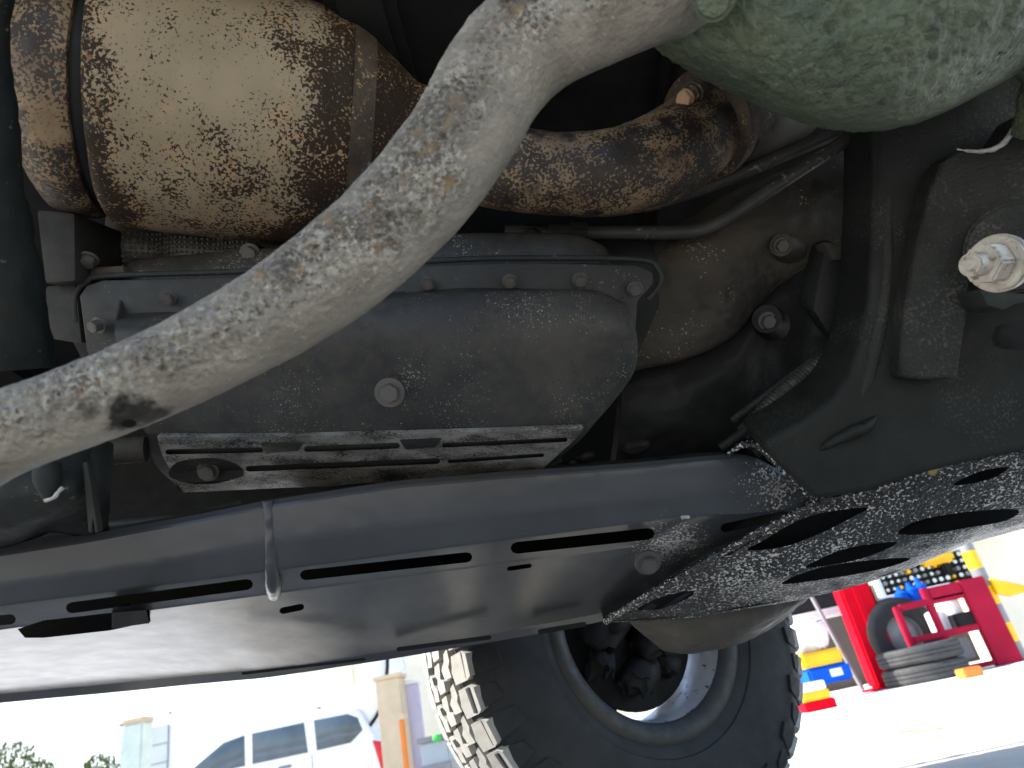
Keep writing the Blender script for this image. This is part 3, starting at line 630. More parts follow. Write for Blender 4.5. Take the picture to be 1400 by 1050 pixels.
pl = [(1312, 203), (1345, 206), (1372, 196), (1390, 172), (1405, 148), (1480, 140), (1480, 330), (1345, 335), (1330, 380), (1322, 440), (1310, 518), (1260, 520), (1232, 516), (1230, 500), (1236, 420), (1244, 380), (1255, 320), (1272, 260), (1290, 220)]
bm = prism([P(x, y, .805 - .055 * (x - 1230) / 200) for x, y in pl], VIEW * .05, .006, 4)
rp = new('reinforcing_plate', bm, 'plate', brk, smooth=40); tag(rp, 'rough pitted raised plate with a worn pale upper lip')
bm = sweep([P(*q) for q in ((1308, 204, .768), (1340, 207, .758), (1368, 199, .751), (1388, 174, .745), (1408, 144, .74))], [px(r, .75) for r in (1, 3, 4, 4, 3)], seg=10, res=10, disp=lambda p, d: fbm(p * 200) * .0008)
new('worn_lip', bm, 'worn_edge', brk, smooth=60)
# big through bolt with nut and washers
a, b_ = P(1326, 362, .655), P(1440, 356, .725); d = (b_ - a).normalized()
bm = bmesh.new(); cyl(bm, a, a + d * .03, px(16, .66), px(17, .66), 28); cyl(bm, a - d * .002, a + d * .001, px(9, .66), px(11, .66), 20)
bmesh.ops.bevel(bm, geom=[e for e in bm.edges if e.calc_face_angle(0) > .6], offset=.0012, segments=2, affect='EDGES')
st = new('stud', bm, 'zinc', brk, smooth=40); tag(st, 'bright zinc stud end')
bm = bmesh.new(); cyl(bm, a + d * .018, a + d * .042, px(28, .68), px(29, .68), 6)
bmesh.ops.bevel(bm, geom=list(bm.edges), offset=.002, segments=2, affect='EDGES'); nut = new('nut', bm, 'zinc', brk, smooth=30)
bm = bmesh.new(); cyl(bm, a + d * .041, a + d * .046, px(37, .69), seg=32); cyl(bm, a + d * .0465, a + d * .051, px(39, .69), seg=32); cyl(bm, a + d * .0515, a + d * .056, px(38, .69), seg=32)
bmesh.ops.bevel(bm, geom=[e for e in bm.edges if e.calc_face_angle(0) > .6], offset=.001, segments=2, affect='EDGES'); new('washer', bm, 'zinc', brk, smooth=40)
bm = bmesh.new(); c_ = P(1390, 338, .735); cyl(bm, c_, c_ + d * .03 + VIEW * .03, px(62, .73), px(64, .73), 40)
bmesh.ops.bevel(bm, geom=[e for e in bm.edges if e.calc_face_angle(0) > .6], offset=.003, segments=3, affect='EDGES'); new('bush', bm, 'plate', brk, smooth=40)
bm = prism([P(x, y, .74) for x, y in ((1338, 395), (1400, 400), (1480, 380), (1480, 412), (1400, 412), (1372, 424), (1350, 418))], VIEW * .04, .004, 2); new('bush_seat', bm, 'strap', brk, smooth=40)

# --- greenish casting at the upper right, swelling toward us
rows = [[(880, -120, .58), (1000, -130, .54), (1150, -140, .52), (1300, -140, .52), (1480, -140, .56)],
        [(890, -20, .59), (1000, -20, .545), (1150, -20, .52), (1300, -30, .52), (1480, -40, .57)],
        [(900, 30, .595), (1000, 50, .56), (1140, 70, .535), (1290, 50, .54), (1460, 20, .60)],
        [(904, 56, .605), (1000, 100, .59), (1135, 145, .575), (1270, 130, .58), (1430, 60, .65)],
        [(906, 66, .63), (985, 113, .64), (1125, 171, .64), (1255, 164, .64), (1410, 92, .70)],
        [(912, 56, .68), (985, 100, .70), (1125, 155, .72), (1250, 150, .72), (1410, 80, .76)],
        [(920, -20, .72), (985, 0, .76), (1125, 20, .78), (1250, 20, .78), (1410, 0, .80)]]
def gd(p): return -VIEW * (fbm(p * 24, 4) * .005 - abs(fbm(p * 70, 4)) * .0065)
bm = patch([[P(*q) for q in r] for r in rows], 130, 110, VIEW * .012 + Vector((0, 0, .01)), disp=gd)
grn = new('cross_member_cup', bm, 'green_cast', car, smooth=60)
tag(grn, 'rough greenish grey swelling casting over the upright bracket')
bm = bmesh.new(); cyl(bm, P(975, 2, .525), P(985, -14, .56), px(27, .53), px(32, .54), 28)
bmesh.ops.bevel(bm, geom=[e for e in bm.edges if e.calc_face_angle(0) > .6], offset=.004, segments=3, affect='EDGES')
new('plug', bm, 'green_cast', grn, smooth=40)
bm = sweep([P(1330, 30, .66), P(1390, 50, .68), P(1440, 100, .70), P(1430, 180, .73)], px(40, .7), seg=24, res=8, disp=lambda p, d: fbm(p * 30, 4) * .006)
new('lower_lip', bm, 'green_cast', grn, smooth=60)
# dark bar behind the tube
bm = sweep([P(640, -40, .95), P(655, 40, .95), P(700, 80, .95), P(780, 90, .97)], px(34, .95), seg=20, res=8); new('prop_shaft', bm, 'casting_dark', car, smooth=60)
bm = prism([P(x, y, .98) for x, y in ((530, -40), (620, -40), (640, 120), (560, 100))], VIEW * .05, .01); new('cross_brace', bm, 'dark', car, smooth=40)

# --- lower control arm hanging over the wheel
rows = [[(840, 800, 1.25), (930, 800, 1.22), (1020, 790, 1.2), (1110, 770, 1.2), (1140, 760, 1.2)], [(852, 838, 1.20), (930, 832, 1.17), (1020, 825, 1.16), (1090, 815, 1.17), (1116, 806, 1.2)],
        [(866, 856, 1.20), (930, 854, 1.17), (1010, 848, 1.16), (1070, 836, 1.17), (1104, 820, 1.21)], [(885, 872, 1.22), (935, 876, 1.20), (1000, 872, 1.20), (1050, 856, 1.21), (1090, 830, 1.24)],
        [(908, 890, 1.26), (945, 893, 1.25), (1000, 884, 1.26), (1040, 866, 1.27), (1080, 838, 1.30)], [(915, 885, 1.32), (950, 887, 1.32), (1000, 878, 1.33), (1040, 858, 1.34), (1080, 830, 1.36)]]
bm = patch([[P(*q) for q in r] for r in rows], 50, 40, VIEW * .015 + Vector((0, 0, .01)), disp=lambda p: -VIEW * fbm(p * 18, 3) * .006)
tag(new('control_arm', bm, 'arm', car, smooth=60), 'grey brown pressed suspension arm in front of the wheel')

# --- wheel, steered a little
WC = P(884, 848, 1.52); YAW = R(30)
near = 0.125
axis = Vector((-math.sin(YAW), math.cos(YAW), 0)); WC = WC + axis * near
print('WC', WC)
wh = empty('wheel', WC - VEH, YAW, car); tag(wh, 'front wheel with chunky all-terrain tyre')
def wpart(name, bm, m, smooth=40): return new(name, bm, m, wh, off=Vector((0, 0, 0)), smooth=smooth)
RT = .432
half = [(.222, -.105), (.228, -.116), (.240, -.122), (.262, -.132), (.268, -.1325), (.270, -.137), (.295, -.142), (.33, -.145), (.36, -.143), (.378, -.139), (.384, -.1395), (.389, -.137), (.408, -.128), (.420, -.118), (.426, -.10), (RT - .001, -.05), (RT, 0)]
prof = half + [(r, -y) for r, y in half[-2::-1]]
bm = bmesh.new(); lathe(bm, prof, 120); wpart('tyre', bm, 'rubber', 35)
def tmap(u, v, h):                          # u along the tread (radians), v across (m), h height
    r = RT - .012 * (v / .11) ** 2 - (.05 * max(0, abs(v) - .105)) + h
    return Vector((r * math.sin(u), v, r * math.cos(u)))
NP = 44; PI2 = math.pi * 2 / NP
def blockmesh(poly, h0=-.004, h1=.014, nm='tread_block'):
    bm = bmesh.new(); cu = sum(p[0] for p in poly) / len(poly); cv = sum(p[1] for p in poly) / len(poly)
    poly = [(cu + (u - cu) * 1.07, cv + (v - cv) * 1.05) for u, v in poly]
    lo = [bm.verts.new(tmap(u * PI2, v, h0)) for u, v in poly]
    hi = [bm.verts.new(tmap((cu + (u - cu) * .97) * PI2, cv + (v - cv) * .97, h1)) for u, v in poly]
    n = len(poly); bm.faces.new(hi); bm.faces.new(lo[::-1])
    for i in range(n): bm.faces.new((lo[i], lo[(i + 1) % n], hi[(i + 1) % n], hi[i]))
    bmesh.ops.recalc_face_normals(bm, faces=bm.faces)
    me = bpy.data.meshes.new(nm); bm.to_mesh(me); bm.free(); me.materials.append(M['tread']); return me
polys = []
for sgn in (-1, 1):
    sh = .0 if sgn < 0 else .5
    polys.append([(sh + .05, sgn * .070), (sh + .42, sgn * .066), (sh + .55, sgn * .070), (sh + .86, sgn * .074), (sh + .90, sgn * .112), (sh + .80, sgn * .122), (sh + .16, sgn * .122), (sh + .08, sgn * .112)])
    polys.append([(sh + .30, sgn * .030), (sh + .62, sgn * .024), (sh + .80, sgn * .040), (sh + 1.02, sgn * .044), (sh + 1.12, sgn * .060), (sh + .78, sgn * .064), (sh + .62, sgn * .056), (sh + .32, sgn * .060)])
polys.append([(.0, -.020), (.28, -.022), (.38, -.008), (.62, -.014), (.84, -.016), (.78, .012), (.55, .019), (.40, .008), (.18, .016), (-.04, .012)])
ms = [blockmesh(p) for p in polys]
for k in range(NP):
    for i, me in enumerate(ms):
        o = bpy.data.objects.new('tread_block', me); col.objects.link(o); o.parent = wh
        o.rotation_euler = (0, k * PI2 + random.uniform(-.006, .006), 0)
# biting lugs on the near sidewall, every other one longer
def sidelug(r0, r1, a0, a1, nm):
    bm = bmesh.new(); lo = []; hi = []
    def yy(r): return -(.1435 - max(0, r - .345) ** 2 * 5.2)
    for a, r in ((a0 + .1, r0), (a1 - .14, r0 + .006), (a1 - .05, (r0 + r1) / 2), (a1, r1), (a0, r1), (a0 + .06, (r0 + r1) / 2)):
        u = a * PI2
        for L_, dy in ((lo, .012), (hi, -.009)): L_.append(bm.verts.new(Vector((r * math.sin(u), yy(r) + dy, r * math.cos(u)))))
    bm.faces.new(hi); bm.faces.new(lo[::-1])
    for i in range(6): bm.faces.new((lo[i], lo[(i + 1) % 6], hi[(i + 1) % 6], hi[i]))
    bmesh.ops.recalc_face_normals(bm, faces=bm.faces); bmesh.ops.bevel(bm, geom=list(bm.edges), offset=.002, segments=1, affect='EDGES')
    me = bpy.data.meshes.new(nm); bm.to_mesh(me); bm.free(); me.materials.append(M['rubber']); return me
lm = [sidelug(.368, .434, .05, .92, 'side_lug'), sidelug(.386, .436, .08, .86, 'side_lug')]
for k in range(NP):
    o = bpy.data.objects.new('side_lug', lm[k % 2]); col.objects.link(o); o.parent = wh; o.rotation_euler = (0, k * PI2, 0)
bm = bmesh.new(); lathe(bm, [(.222, -.104), (.243, -.119), (.244, -.124), (.236, -.128), (.222, -.127), (.205, -.118), (.201, -.110), (.222, -.104)], 96); wpart('rim_lip', bm, 'wheel_lip')
bm = bmesh.new(); lathe(bm, [(.2025, -.112), (.199, -.09), (.192, -.07), (.190, .0), (.196, .06), (.205, .10), (.215, .115), (.222, .112), (.21, .09), (.20, .04), (.20, -.06), (.206, -.09), (.2025, -.112)], 96); wpart('rim', bm, 'barrel', 40)
for k in range(6):
    a = k * math.pi / 3 + .3
    bm = bmesh.new(); c_ = Vector((math.cos(a) * .125, .085, math.sin(a) * .125))
    box(bm, c_, (.15, .03, .075), Matrix.Rotation(-a, 4, 'Y'), .008); wpart('spoke', bm, 'dark')
bm = bmesh.new(); cyl(bm, Vector((0, -.01, 0)), Vector((0, .10, 0)), .075, .07, 32); wpart('hub', bm, 'dark')
bm = bmesh.new(); lathe(bm, [(.05, -.03), (.155, -.03), (.158, -.026), (.158, -.006), (.155, -.002), (.05, -.002)], 64); wpart('brake_disc', bm, 'casting_dark', 30)
bm = bmesh.new(); lathe(bm, [(.03, -.05), (.10, -.052), (.15, -.042), (.172, -.040), (.174, -.036), (.15, -.036), (.03, -.044)], 48); wpart('dust_shield', bm, 'dark', 30)
for (x, z, r, e) in ((-.07, .02, .05, 1.4), (.03, -.05, .045, 1), (-.02, -.11, .04, 1.2), (.08, .03, .05, 1), (.05, -.1, .03, 1.4), (-.10, -.06, .035, 1)):
    bm = bmesh.new(); bmesh.ops.create_icosphere(bm, subdivisions=3, radius=r, matrix=Matrix.Translation((x, -.07, z)) @ Matrix.Diagonal((e, .9, 1, 1)))
    for v in bm.verts: v.co += Vector((1, .5, 1)) * (fbm(v.co * 25) * .018 + round(fbm(v.co * 9) * 3) * .008)
    wpart('knuckle', bm, 'dark', 50)

exec_bg = True
# ================================================================ BACKGROUND, RIGHT: the workshop
def upright(name, x0, y0, x1, y1, Y, m, depth=.1, parent=None, bev=.01, off=None):   # an upright board between two picture points
    a, b_ = W(x0, y0, Y), W(x1, y1, Y)
    bm = bmesh.new(); box(bm, Vector(((a.x + b_.x) / 2, Y + depth / 2, (a.z + b_.z) / 2)), (abs(a.x - b_.x), depth, abs(a.z - b_.z)), bevel=bev)
    return new(name, bm, m, parent, off=off or Vector((0, 0, 0)), smooth=30)
def bx(name, x0, x1, z0, z1, Y, dep, m, parent=None, bev=.008):
    bm = bmesh.new(); box(bm, Vector(((x0 + x1) / 2, Y + dep / 2, (z0 + z1) / 2)), (x1 - x0, dep, z1 - z0), bevel=bev)
    return new(name, bm, m, parent, off=Vector((0, 0, 0)), smooth=30)
def gx(x, Y):                               # world x of a picture column near the floor line there
    return W(x, 895 - (x - 1350) * .22, Y).x
tag(bx('workshop_wall', gx(1000, 9.5), gx(1345, 9.5), 0, 3.2, 9.5, .2, 'brown_wall'), 'brown workshop back wall behind the red post', 'wall')
tag(bx('side_wall', gx(1352, 8.2), gx(1352, 8.2) + 6, 0, 3.4, 8.2, .2, 'cream_wall'), 'cream wall at the right of the workshop bay', 'wall')
# red lift post
Y = 6.9; xl, xr = gx(1197, Y), gx(1233, Y)
post = empty('lift_post', (xl + .13, Y, 0)); tag(post, 'tall bright red lift post standing on the white floor', 'lift post')
o = bx('column', -.14, .14, 0.02, 1.25, 0, .2, 'red_paint', post, .02)
bx('base_plate', -.19, .19, 0, .022, -.05, .32, 'red_paint', post, .005)
bx('face_rib', -.03, .03, .03, 1.24, -.012, .012, 'red_paint', post, .004)
print('post px', xl, xr)

def children_world(): pass
# beige board and white switch hanging behind the post
Y = 7.0; c = W(1208, 835, Y)
tag(upright('hanging_board', 1188, 800, 1222, 866, Y, 'beige', .02), 'narrow beige board hanging right of the red post', 'board')
# tool shelf
Y = 7.8; a, b_ = W(1210, 812, Y), W(1312, 770, Y)
sh = empty('tool_rack', (a.x, Y, 0)); tag(sh, 'pale framed tool rack with rows of sockets above the red cage', 'tool rack')
wd, z0, z1 = 1.02, W(1260, 812, Y).z, W(1260, 770, Y).z + .05
zt = z1
bx('frame', -.04, wd + .04, z0 - .06, z0, -.05, .3, 'shelf_paint', sh); bx('frame', -.04, wd + .04, zt, zt + .05, -.05, .3, 'shelf_paint', sh)
bx('frame', -.05, 0, z0, zt, -.03, .2, 'shelf_paint', sh); bx('frame', wd, wd + .05, z0, zt, -.03, .2, 'shelf_paint', sh)
bx('back_panel', 0, wd, z0, zt, .1, .02, 'casting_dark', sh)
bx('upper_panel', wd - .5, wd + .6, zt + .08, zt + .5, .05, .03, 'shelf_paint', sh)
sock = {}
for mname in ('chrome', 'yellow', 'grey_metal'):
    bm = bmesh.new(); cyl(bm, Vector((0, .1, 0)), Vector((0, -.02, 0)), .022, .022, 12); sock[mname] = bm
    me = bpy.data.meshes.new('socket'); bm.to_mesh(me); bm.free(); me.materials.append(M[mname]); sock[mname] = me
for i in range(14):
    for j in range(5):
        o = bpy.data.objects.new('socket', sock[random.choice(['chrome', 'chrome', 'chrome', 'grey_metal', 'grey_metal', 'yellow'])]); col.objects.link(o)
        o.parent = sh; o.location = (.05 + i * .071, 0.03, z0 + (zt - z0) * (j + .5) / 5); sc_ = random.uniform(.7, 1.05); o.scale = (sc_, 1, sc_)
# power tool on the top shelf
dr = empty('power_drill', W(1285, 762, 7.75)); tag(dr, 'yellow and black power drill lying on top of the tool rack', 'drill')
bx('body', -.2, .16, -.06, .06, 0, .12, 'yellow', dr, .03); bx('grip', .0, .1, -.18, -.05, .02, .08, 'dark', dr, .02); bx('chuck', -.3, -.19, -.035, .035, .03, .07, 'dark', dr, .015)
# shelf below with white and blue things
Y = 7.4; a = W(1120, 828, Y)
ben = empty('work_bench', (W(1115, 832, Y).x, Y, 0)); tag(ben, 'white topped work bench behind the red lift post', 'bench')
bz = W(1130, 832, Y).z
bx('top', -.6, 1.35, bz - .06, bz, 0, .5, 'white_paint', ben); bx('leg', -.5, -.44, 0, bz - .06, .1, .06, 'grey_metal', ben); bx('leg', .62, .68, 0, bz - .06, .1, .06, 'grey_metal', ben); bx('leg', 1.2, 1.26, 0, bz - .06, .4, .06, 'grey_metal', ben)
bx('drawer', -.3, .4, bz - .05 + .08, bz + .34, .25, .2, 'casting_dark', ben)
# blue bottles and jug on the bench
for i, (x, y) in enumerate(((1228, 828), (1243, 826), (1256, 824))):
    p = W(x, y, 7.3); h = .2 + .03 * i
    bm = bmesh.new(); lathe(bm, [(.001, 0), (.055, 0), (.06, .01), (.06, h * .7), (.025, h * .85), (.022, h), (.001, h)], 16, Matrix.Rotation(R(90), 4, 'X'))
    o = new('bottle', bm, 'blue', None, off=Vector((0, 0, 0)), smooth=40); o.location = Vector((p.x, 7.15, p.z - .05))
    tag(o, ('blue bottle nearest the red post on the bench', 'middle blue bottle under the tool rack', 'blue bottle beside the red cage corner')[i], 'bottle', 'blue bottles below the tool rack')
# red frame cage
Y = 6.6; x0 = gx(1262, Y); hgt = .72
cg = empty('steel_cage', (x0, Y, 0)); tag(cg, 'dark red welded steel cage with square openings beside the cream wall', 'cage')
wd = gx(1385, Y) - x0; hgt = W(1330, 800, Y).z + .06
wd = max(wd, .8)
for i, xx in enumerate((0, wd * .36, wd * .78)): bx('upright_bar', xx - .025 if i < 2 else xx - .025, xx + .025 if i < 2 else wd + .02, 0, hgt if i else hgt * .86, 0, .06, 'rack_red', cg)
for zz in (hgt * .80, hgt * .42): bx('rail', .026, wd * .78 - .026, zz, zz + .055, .004, .052, 'rack_red', cg)
bx('rail', wd * .36 + .026, wd * .78 - .026, hgt - .12, hgt - .005, .004, .052, 'rack_red', cg)
bx('rail', wd * .36 + .026, wd * .78 - .026, 0.02, .06, .004, .052, 'rack_red', cg)
bx('back_sheet', wd * .4, wd * .74, .1, hgt * .38, .25, .02, 'grey_panel', cg)
# a black engine part, a white can and a small box seen in the cage
p = x0
o = empty('spare_wheel', (x0 + wd * .12, Y + .35, hgt * .55)); tag(o, 'dark wheel leaning behind the red cage', 'wheel')
bm = bmesh.new(); lathe(bm, [(.16, -.08), (.28, -.09), (.32, -.07), (.33, 0), (.32, .07), (.28, .09), (.16, .08), (.16, -.08)], 40); new('tyre', bm, 'rubber', o, off=Vector((0, 0, 0)), smooth=40)
bm = bmesh.new(); lathe(bm, [(.001, -.02), (.06, -.03), (.15, -.01), (.165, -.08), (.158, 0), (.001, .02)], 40); new('rim', bm, 'grey_metal', o, off=Vector((0, 0, 0)), smooth=40)
def can(name, x, z, Yc, h, r, m, label, cat):
    bm = bmesh.new(); lathe(bm, [(.001, 0), (r, 0), (r, h), (r * .7, h * 1.08), (r * .3, h * 1.1), (r * .3, h * 1.22), (.001, h * 1.22)], 20, Matrix.Translation((x, Yc, z)) @ Matrix.Rotation(R(90), 4, 'X'))
    return tag(new(name, bm, m, None, off=Vector((0, 0, 0)), smooth=40), label, cat)
can('oil_can', x0 + wd * .46, hgt * .48, Y + .2, .17, .075, 'white_paint', 'white can standing inside the upper opening of the red cage', 'can')
can('oil_can', x0 + wd * .65, hgt * .48, Y + .2, .24, .1, 'white_paint', 'larger white can inside the right opening of the red cage', 'can')
o = tag(bx('part_box', x0 + wd * .55, x0 + wd * .76, hgt * .48, hgt * .48 + .12, Y + .02, .13, 'dark'), 'small black box in front of the larger white can in the red cage', 'box')
# tyres lying in front of the cage
def flat_tyre(x, Yc, z, r, label, m='tyre_grey'):
    t_ = empty('lying_tyre', (x, Yc, z)); tag(t_, label, 'tyre', 'tyres lying by the red cage')
    bm = bmesh.new(); hw = .07
    lathe(bm, [(r * .6, -hw * .9), (r * .8, -hw), (r * .95, -hw * .9), (r * .985, -hw * .7), (r, -hw * .6), (r, -hw * .28), (r * .97, -hw * .26), (r * .97, -hw * .2), (r, -hw * .18), (r, hw * .18), (r * .97, hw * .2), (r * .97, hw * .26), (r, hw * .28), (r, hw * .6), (r * .985, hw * .7), (r * .95, hw * .9), (r * .8, hw), (r * .6, hw * .9), (r * .6, -hw * .9)], 48, Matrix.Rotation(R(90), 4, 'X'))
    new('casing', bm, m, t_, off=Vector((0, 0, 0)), smooth=30)
    return t_
Y = 6.6; xt = gx(1270, Y)
flat_tyre(xt, Y + .1, .072, .34, 'bottom grey tyre of the pair between red post and cage')
flat_tyre(xt + .01, Y + .1, .214, .34, 'top grey tyre of the pair between red post and cage')
tag(bx('wheel_chock', gx(1294, 5.9), gx(1318, 5.9), 0.004, .07, 5.7, .14, 'orange'), 'small orange wheel chock beside the lying tyres', 'chock')
# yellow and white striped guard pole
Y = 6.7
p0, p1 = W(1388, 880, Y), W(1338, 750, Y)
gp = empty('guard_pole', (gx(1388, Y), Y, 0)); tag(gp, 'yellow and grey striped guard pole at the cream wall', 'pole')
zmax = p1.z + .15; n = 7
for k in range(n):
    bm = bmesh.new(); cyl(bm, Vector((0, 0, zmax * k / n)), Vector((0, 0, zmax * (k + 1) / n)), .06, seg=20)
    new('band', bm, 'yellow' if k % 2 else 'grey_metal', gp, off=Vector((0, 0, 0)), smooth=40)
bm = prism([Vector((x, -.1, z)) for x, z in ((.02, zmax * .62), (.32, zmax * .50), (.30, zmax * .47), (.12, zmax * .46), (.02, zmax * .5))], Vector((0, .05, 0)), .01); new('bracket', bm, 'yellow', gp, off=Vector((0, 0, 0)), smooth=30)
# crate, bag, cone left of the post
Y = 6.6; xc = gx(1146, Y)
cr_ = empty('storage_crate', (xc, Y, 0)); tag(cr_, 'blue crate with a yellow lid beside the tyre', 'crate')
z_ = W(1138, 934, Y).z; z2 = W(1138, 886, Y).z; h = max(.25, z2 - max(z_, 0))
bx('tub', -.20, .16, max(z_, 0.0) + .004, max(z_, 0) + h * .55, 0, .3, 'blue', cr_, .02); bx('lid', -.22, .13, max(z_, 0) + h * .56, max(z_, 0) + h, -.02, .34, 'yellow', cr_, .02); bx('label_plate', -.02, .08, max(z_, 0) + h * .18, max(z_, 0) + h * .4, -.006, .005, 'white_paint', cr_, .001)
zt = max(z_, 0) + h
bm = bmesh.new(); bmesh.ops.create_icosphere(bm, subdivisions=4, radius=.22, matrix=Matrix.Translation((xc - .08, Y + .15, zt + .13)) @ Matrix.Diagonal((.95, .7, .75, 1)))
for v in bm.verts:
    v.co += Vector((1, 1, 1)) * fbm(v.co * 7, 4) * .05; v.co.z = max(v.co.z, zt + .003)
tag(new('plastic_bag', bm, 'bag', None, off=Vector((0, 0, 0)), smooth=60), 'white crumpled plastic bag resting on the yellow crate lid', 'bag')
cx_ = gx(1096, 5.6); cn = empty('small_box', (cx_, 5.6, 0)); tag(cn, 'small box with white, yellow and red bands half hidden by the big tyre', 'box')
bx('red_base', 0, .22, .004, .07, 0, .2, 'red_paint', cn, .008); bx('yellow_band', .004, .20, .0705, .13, .004, .19, 'yellow', cn, .006); bx('white_top', .004, .19, .1305, .19, .004, .19, 'white_paint', cn, .006)
# leaning grey rod
bm = bmesh.new(); cyl(bm, Vector((gx(1176, 7.25), 7.25, .02)), Vector((gx(1176, 7.25) - .16, 7.3, 1.1)), .02, seg=12)
tag(new('leaning_rod', bm, 'grey_metal', None, off=Vector((0, 0, 0)), smooth=40), 'grey rod leaning left of the red lift post', 'rod')

# ================================================================ BACKGROUND, LEFT: street
tag(bx('white_building', -22, W(505, 960, 18).x, S0, 6, 18, .3, 'white_wall'), 'overexposed white building behind the parked car', 'building')
bl = bpy.data.objects['white_building']
_pv = Matrix.Translation((-4, 18, 0)); bl.matrix_world = _pv @ Matrix.Rotation(R(-14), 4, 'Z') @ _pv.inverted()
a, b_ = W(85, 1010, 18), W(170, 1000, 18)
gd_ = bx('gate', a.x, b_.x, 0, a.z, 17.94, .05, 'grey_panel', bl)
for k in range(1, 5): bx('board_joint', a.x, b_.x, a.z * k / 5, a.z * k / 5 + .02, 17.932, .006, 'grey_metal', gd_, .001)
a, b_ = W(168, 985, 17), W(192, 1050, 17)
gb = empty('gate_pillar', (a.x, 17, S0)); tag(gb, 'pale green glazed gate pillar with rounded cap', 'pillar')
wdp = max(.3, b_.x - a.x)
bx('shaft', 0, wdp, 0, a.z - S0 - .12, 0, wdp, 'shelf_paint', gb, .03); bx('cap', -.03, wdp + .03, a.z - S0 - .115, a.z - S0, -.03, wdp + .06, 'beige', gb, .04)
for (x, y, wpx) in ((126, 984, 10), (82, 995, 7), (170, 976, 5), (420, 968, 5)):
    p = W(x, y, 17.95); bx('vent', p.x - wpx * .008, p.x + wpx * .008, p.z - .03, p.z + .03, 17.95, .045, 'grey_metal', bl, .004)
p0, p1 = W(418, 950, 17.4), W(485, 918, 17.4)
tag(bx('stone_panel', p0.x, p1.x, min(p0.z, p1.z), max(p0.z, p1.z) + .5, 17.2, .3, 'cream_wall'), 'cream stone wall panel showing above the parked white car', 'wall')
def shrub(x, y, Y, r, label):
    p = W(x, y, Y); t_ = empty('shrub', (p.x, Y, S0)); p.z -= S0; tag(t_, label, 'shrub', 'shrubs before the white building')
    bm = bmesh.new(); cyl(bm, Vector((0, 0, 0)), Vector((0, 0, max(.1, p.z - r * .4))), .03, .015, 8); new('stem', bm, 'stem', t_, off=Vector((0, 0, 0)))
    bm = bmesh.new()
    for k in range(420):
        d = Vector((random.gauss(0, 1), random.gauss(0, 1), random.gauss(0, 1))).normalized() * r * random.uniform(.35, 1) ** .5
        d.z *= .7; c_ = Vector((0, 0, p.z - r * .35)) + d + Vector((fbm(d * 6), 0, fbm(d * 5 + Vector((9, 0, 0))))) * .12
        q = Matrix.Rotation(random.random() * 6, 3, 'Z') @ Matrix.Rotation(random.random() * 3, 3, 'X'); l = random.uniform(.05, .1)
        v = [bm.verts.new(c_ + q @ Vector(u) * l) for u in ((0, -.5, 0), (.25, 0, .05), (0, .6, 0), (-.25, 0, .05))]; bm.faces.new(v)
    new('crown', bm, 'leaf', t_, off=Vector((0, 0, 0)))
shrub(18, 1026, 12, .36, 'bright green spiky shrub at the left edge'); shrub(138, 1042, 12, .3, 'low round green shrub before the grey gate'); shrub(55, 1050, 12.4, .3, 'small green shrub right of the spiky one')

# white parked car: side profile, rear end at the right
Y = 12.6
xr = W(525, 1030, Y).x
sv = empty('parked_car', (xr, Y, S0)); sv.scale = (1.06, 1.06, 1.0); tag(sv, 'white parked estate car with open tailgate and red tail light', 'car')
Hc = 1.75
bodyp = [(-4.6, .35), (-4.65, .8), (-4.3, 1.0), (-3.4, 1.08), (-2.6, 1.62), (-2.2, 1.72), (-.6, 1.74), (-.35, 1.66), (-.08, 1.12), (0, .9), (0, .40), (-.3, .32)]
bm = prism([Vector((x, 0, z)) for x, z in bodyp], Vector((0, 1.75, 0)), .07, 3); body = new('body', bm, 'white_paint', sv, off=Vector((0, 0, 0)), smooth=40)
for nm_, pts in (('window', [(-3.25, 1.12), (-2.52, 1.55), (-2.18, 1.60), (-2.18, 1.14)]), ('window', [(-2.06, 1.14), (-2.06, 1.60), (-1.22, 1.60), (-1.18, 1.14)]), ('window', [(-1.04, 1.14), (-1.06, 1.60), (-.52, 1.59), (-.36, 1.5), (-.3, 1.3), (-.5, 1.15)])):
    f_ = new(nm_, prism([Vector((x, -.006, z)) for x, z in pts], Vector((0, .012, 0)), .004), 'glass_car', sv, off=Vector((0, 0, 0)), smooth=30)
for (x, z) in ((-1.55, 1.0), (-2.65, .98)): bx('door_handle', x - .1, x + .1, z - .02, z + .02, -.03, .04, 'grey_metal', sv, .01)
for x in (-1.12, -2.12): bx('door_seam', x - .006, x + .006, .45, 1.1, -.004, .006, 'grey_metal', sv, .001)
bm = prism([Vector((x, -.03, z)) for x, z in ((-.16, 1.12), (-.04, 1.08), (.02, .9), (.02, .68), (-.06, .66), (-.1, .85))], Vector((0, .3, 0)), .02); new('tail_light', bm, 'tail_red', sv, off=Vector((0, 0, 0)), smooth=30)
bm = prism([Vector((x, 0.05, z)) for x, z in ((-.42, 1.74), (-.36, 1.76), (.02, 2.6), (.0, 2.75), (-.1, 2.72), (-.46, 1.80))], Vector((0, 1.6, 0)), .02) if False else None
tg = [(-.36, 1.72), (-.30, 1.36), (-.22, 1.32), (-.02, 1.62), (.14, 2.2), (.15, 2.7), (-.22, 2.72), (-.25, 2.1)]
bm = prism([Vector((x, 0.1, z)) for x, z in tg], Vector((0, 1.5, 0)), .02); new('tailgate', bm, 'white_paint', sv, off=Vector((0, 0, 0)), smooth=30)
bm = sweep([Vector((-.24, .07, 1.30)), Vector((.0, .07, 1.6)), Vector((.17, .07, 2.2)), Vector((.18, .07, 2.7))], .03, seg=10, res=6); new('tailgate_seal', bm, 'dark', sv, off=Vector((0, 0, 0)), smooth=40)
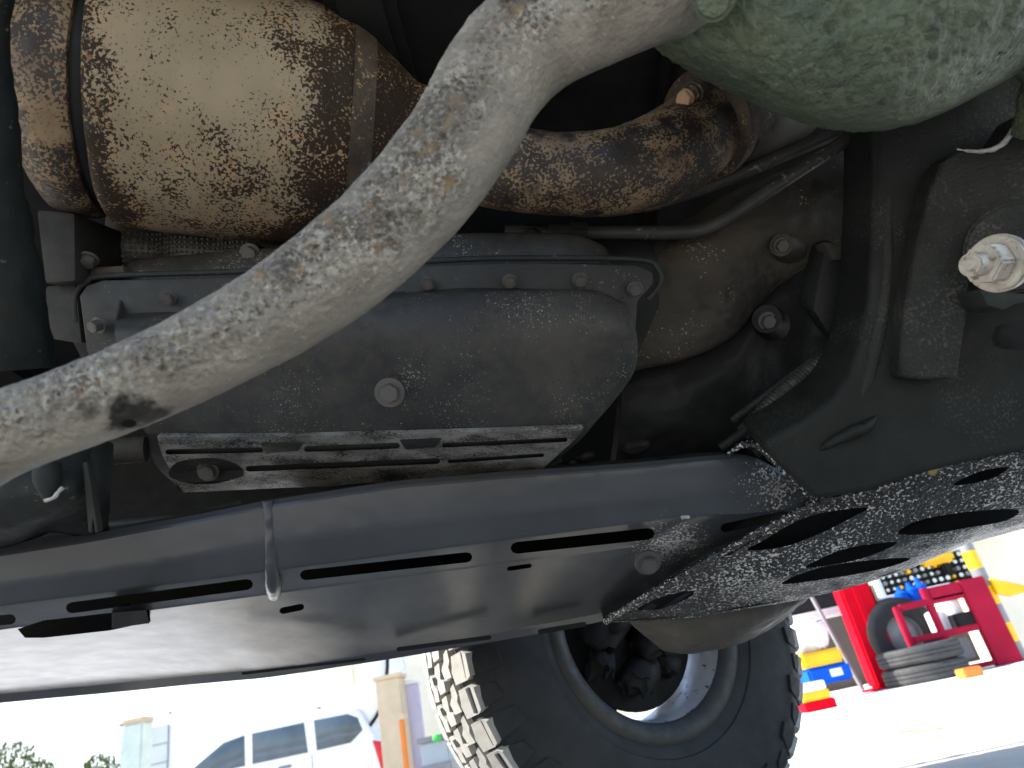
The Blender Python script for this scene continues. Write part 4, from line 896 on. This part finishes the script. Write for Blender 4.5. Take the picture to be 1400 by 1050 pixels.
for x in (-.95, -3.7):
    t_ = Matrix.Translation((x, .1, .36)); bm = bmesh.new(); lathe(bm, [(.2, -.12), (.3, -.13), (.35, -.1), (.36, 0), (.35, .1), (.2, .11), (.2, -.12)], 32, t_); wv = new('wheel', bm, 'rubber', sv, off=Vector((0, 0, 0)), smooth=40)
    bm = bmesh.new(); lathe(bm, [(.001, -.115), (.19, -.11), (.2, -.125)], 24, t_); new('rim', bm, 'chrome', wv, off=Vector((0, 0, 0)), smooth=40)
bm = bmesh.new(); box(bm, Vector((-3.0, -.08, 1.12)), (.16, .14, .12), bevel=.03); new('mirror', bm, 'white_paint', sv, off=Vector((0, 0, 0)), smooth=40)

# things between the car and the tyre
Y = 9.0
def standing(name, x0, x1, ytop, Y, m, dep, label, cat, cap=None):
    a, b_ = W(x0, ytop, Y), W(x1, ytop, Y); wd = b_.x - a.x
    zb = gz(a.x, Y); e = empty(name, (a.x, Y, zb)); tag(e, label, cat); a.z -= zb
    bx('shaft', 0, wd, 0.0, a.z, 0, dep, m, e, .01)
    bx('cap', -.03, wd + .03, a.z + .001, a.z + .06, -.03, dep + .06, cap or m, e, .01)
    bx('plinth', -.02, wd + .02, 0.001, .3, -.02, dep + .04, cap or m, e, .01)
    return e
standing('brick_pillar', 513, 546, 932, 11.2, 'beige', .4, 'beige pillar right of the white car tail light', 'pillar')
standing('notice_board', 549, 572, 938, 11.6, 'lilac', .08, 'pale lilac board standing behind the tyre edge', 'board', 'white_wall')
standing('timber_post', 545, 552, 985, 9.4, 'orange', .08, 'thin orange and brown post beside the grey bin', 'post', 'beige')
e = standing('waste_bin', 574, 612, 1018, 8.6, 'grey_panel', .5, 'grey blue waste bin with a green tag behind the tyre', 'bin', 'grey_metal')
p = W(597, 1009, 8.5); bm = bmesh.new(); bmesh.ops.create_icosphere(bm, subdivisions=2, radius=.05, matrix=Matrix.Translation(p) @ Matrix.Diagonal((1, .6, .8, 1)))
mk('green_tag', (.02, .5, .05), (.02, .4, .04), 5, rough=.5); tagm = new('tag', bm, 'green_tag', None, off=Vector((0, 0, 0)), smooth=40); tagm.parent = e; tagm.location = -e.location
p = W(500, 930, 13)
tag(bx('ochre_wall', W(486, 930, 16.5).x, W(640, 900, 16.5).x, S0, 4.2, 16.5, .25, 'cream_wall'), 'ochre wall behind the beige pillar', 'wall')

for o in bpy.data.objects:
    if '_veh' in o: del o['_veh']
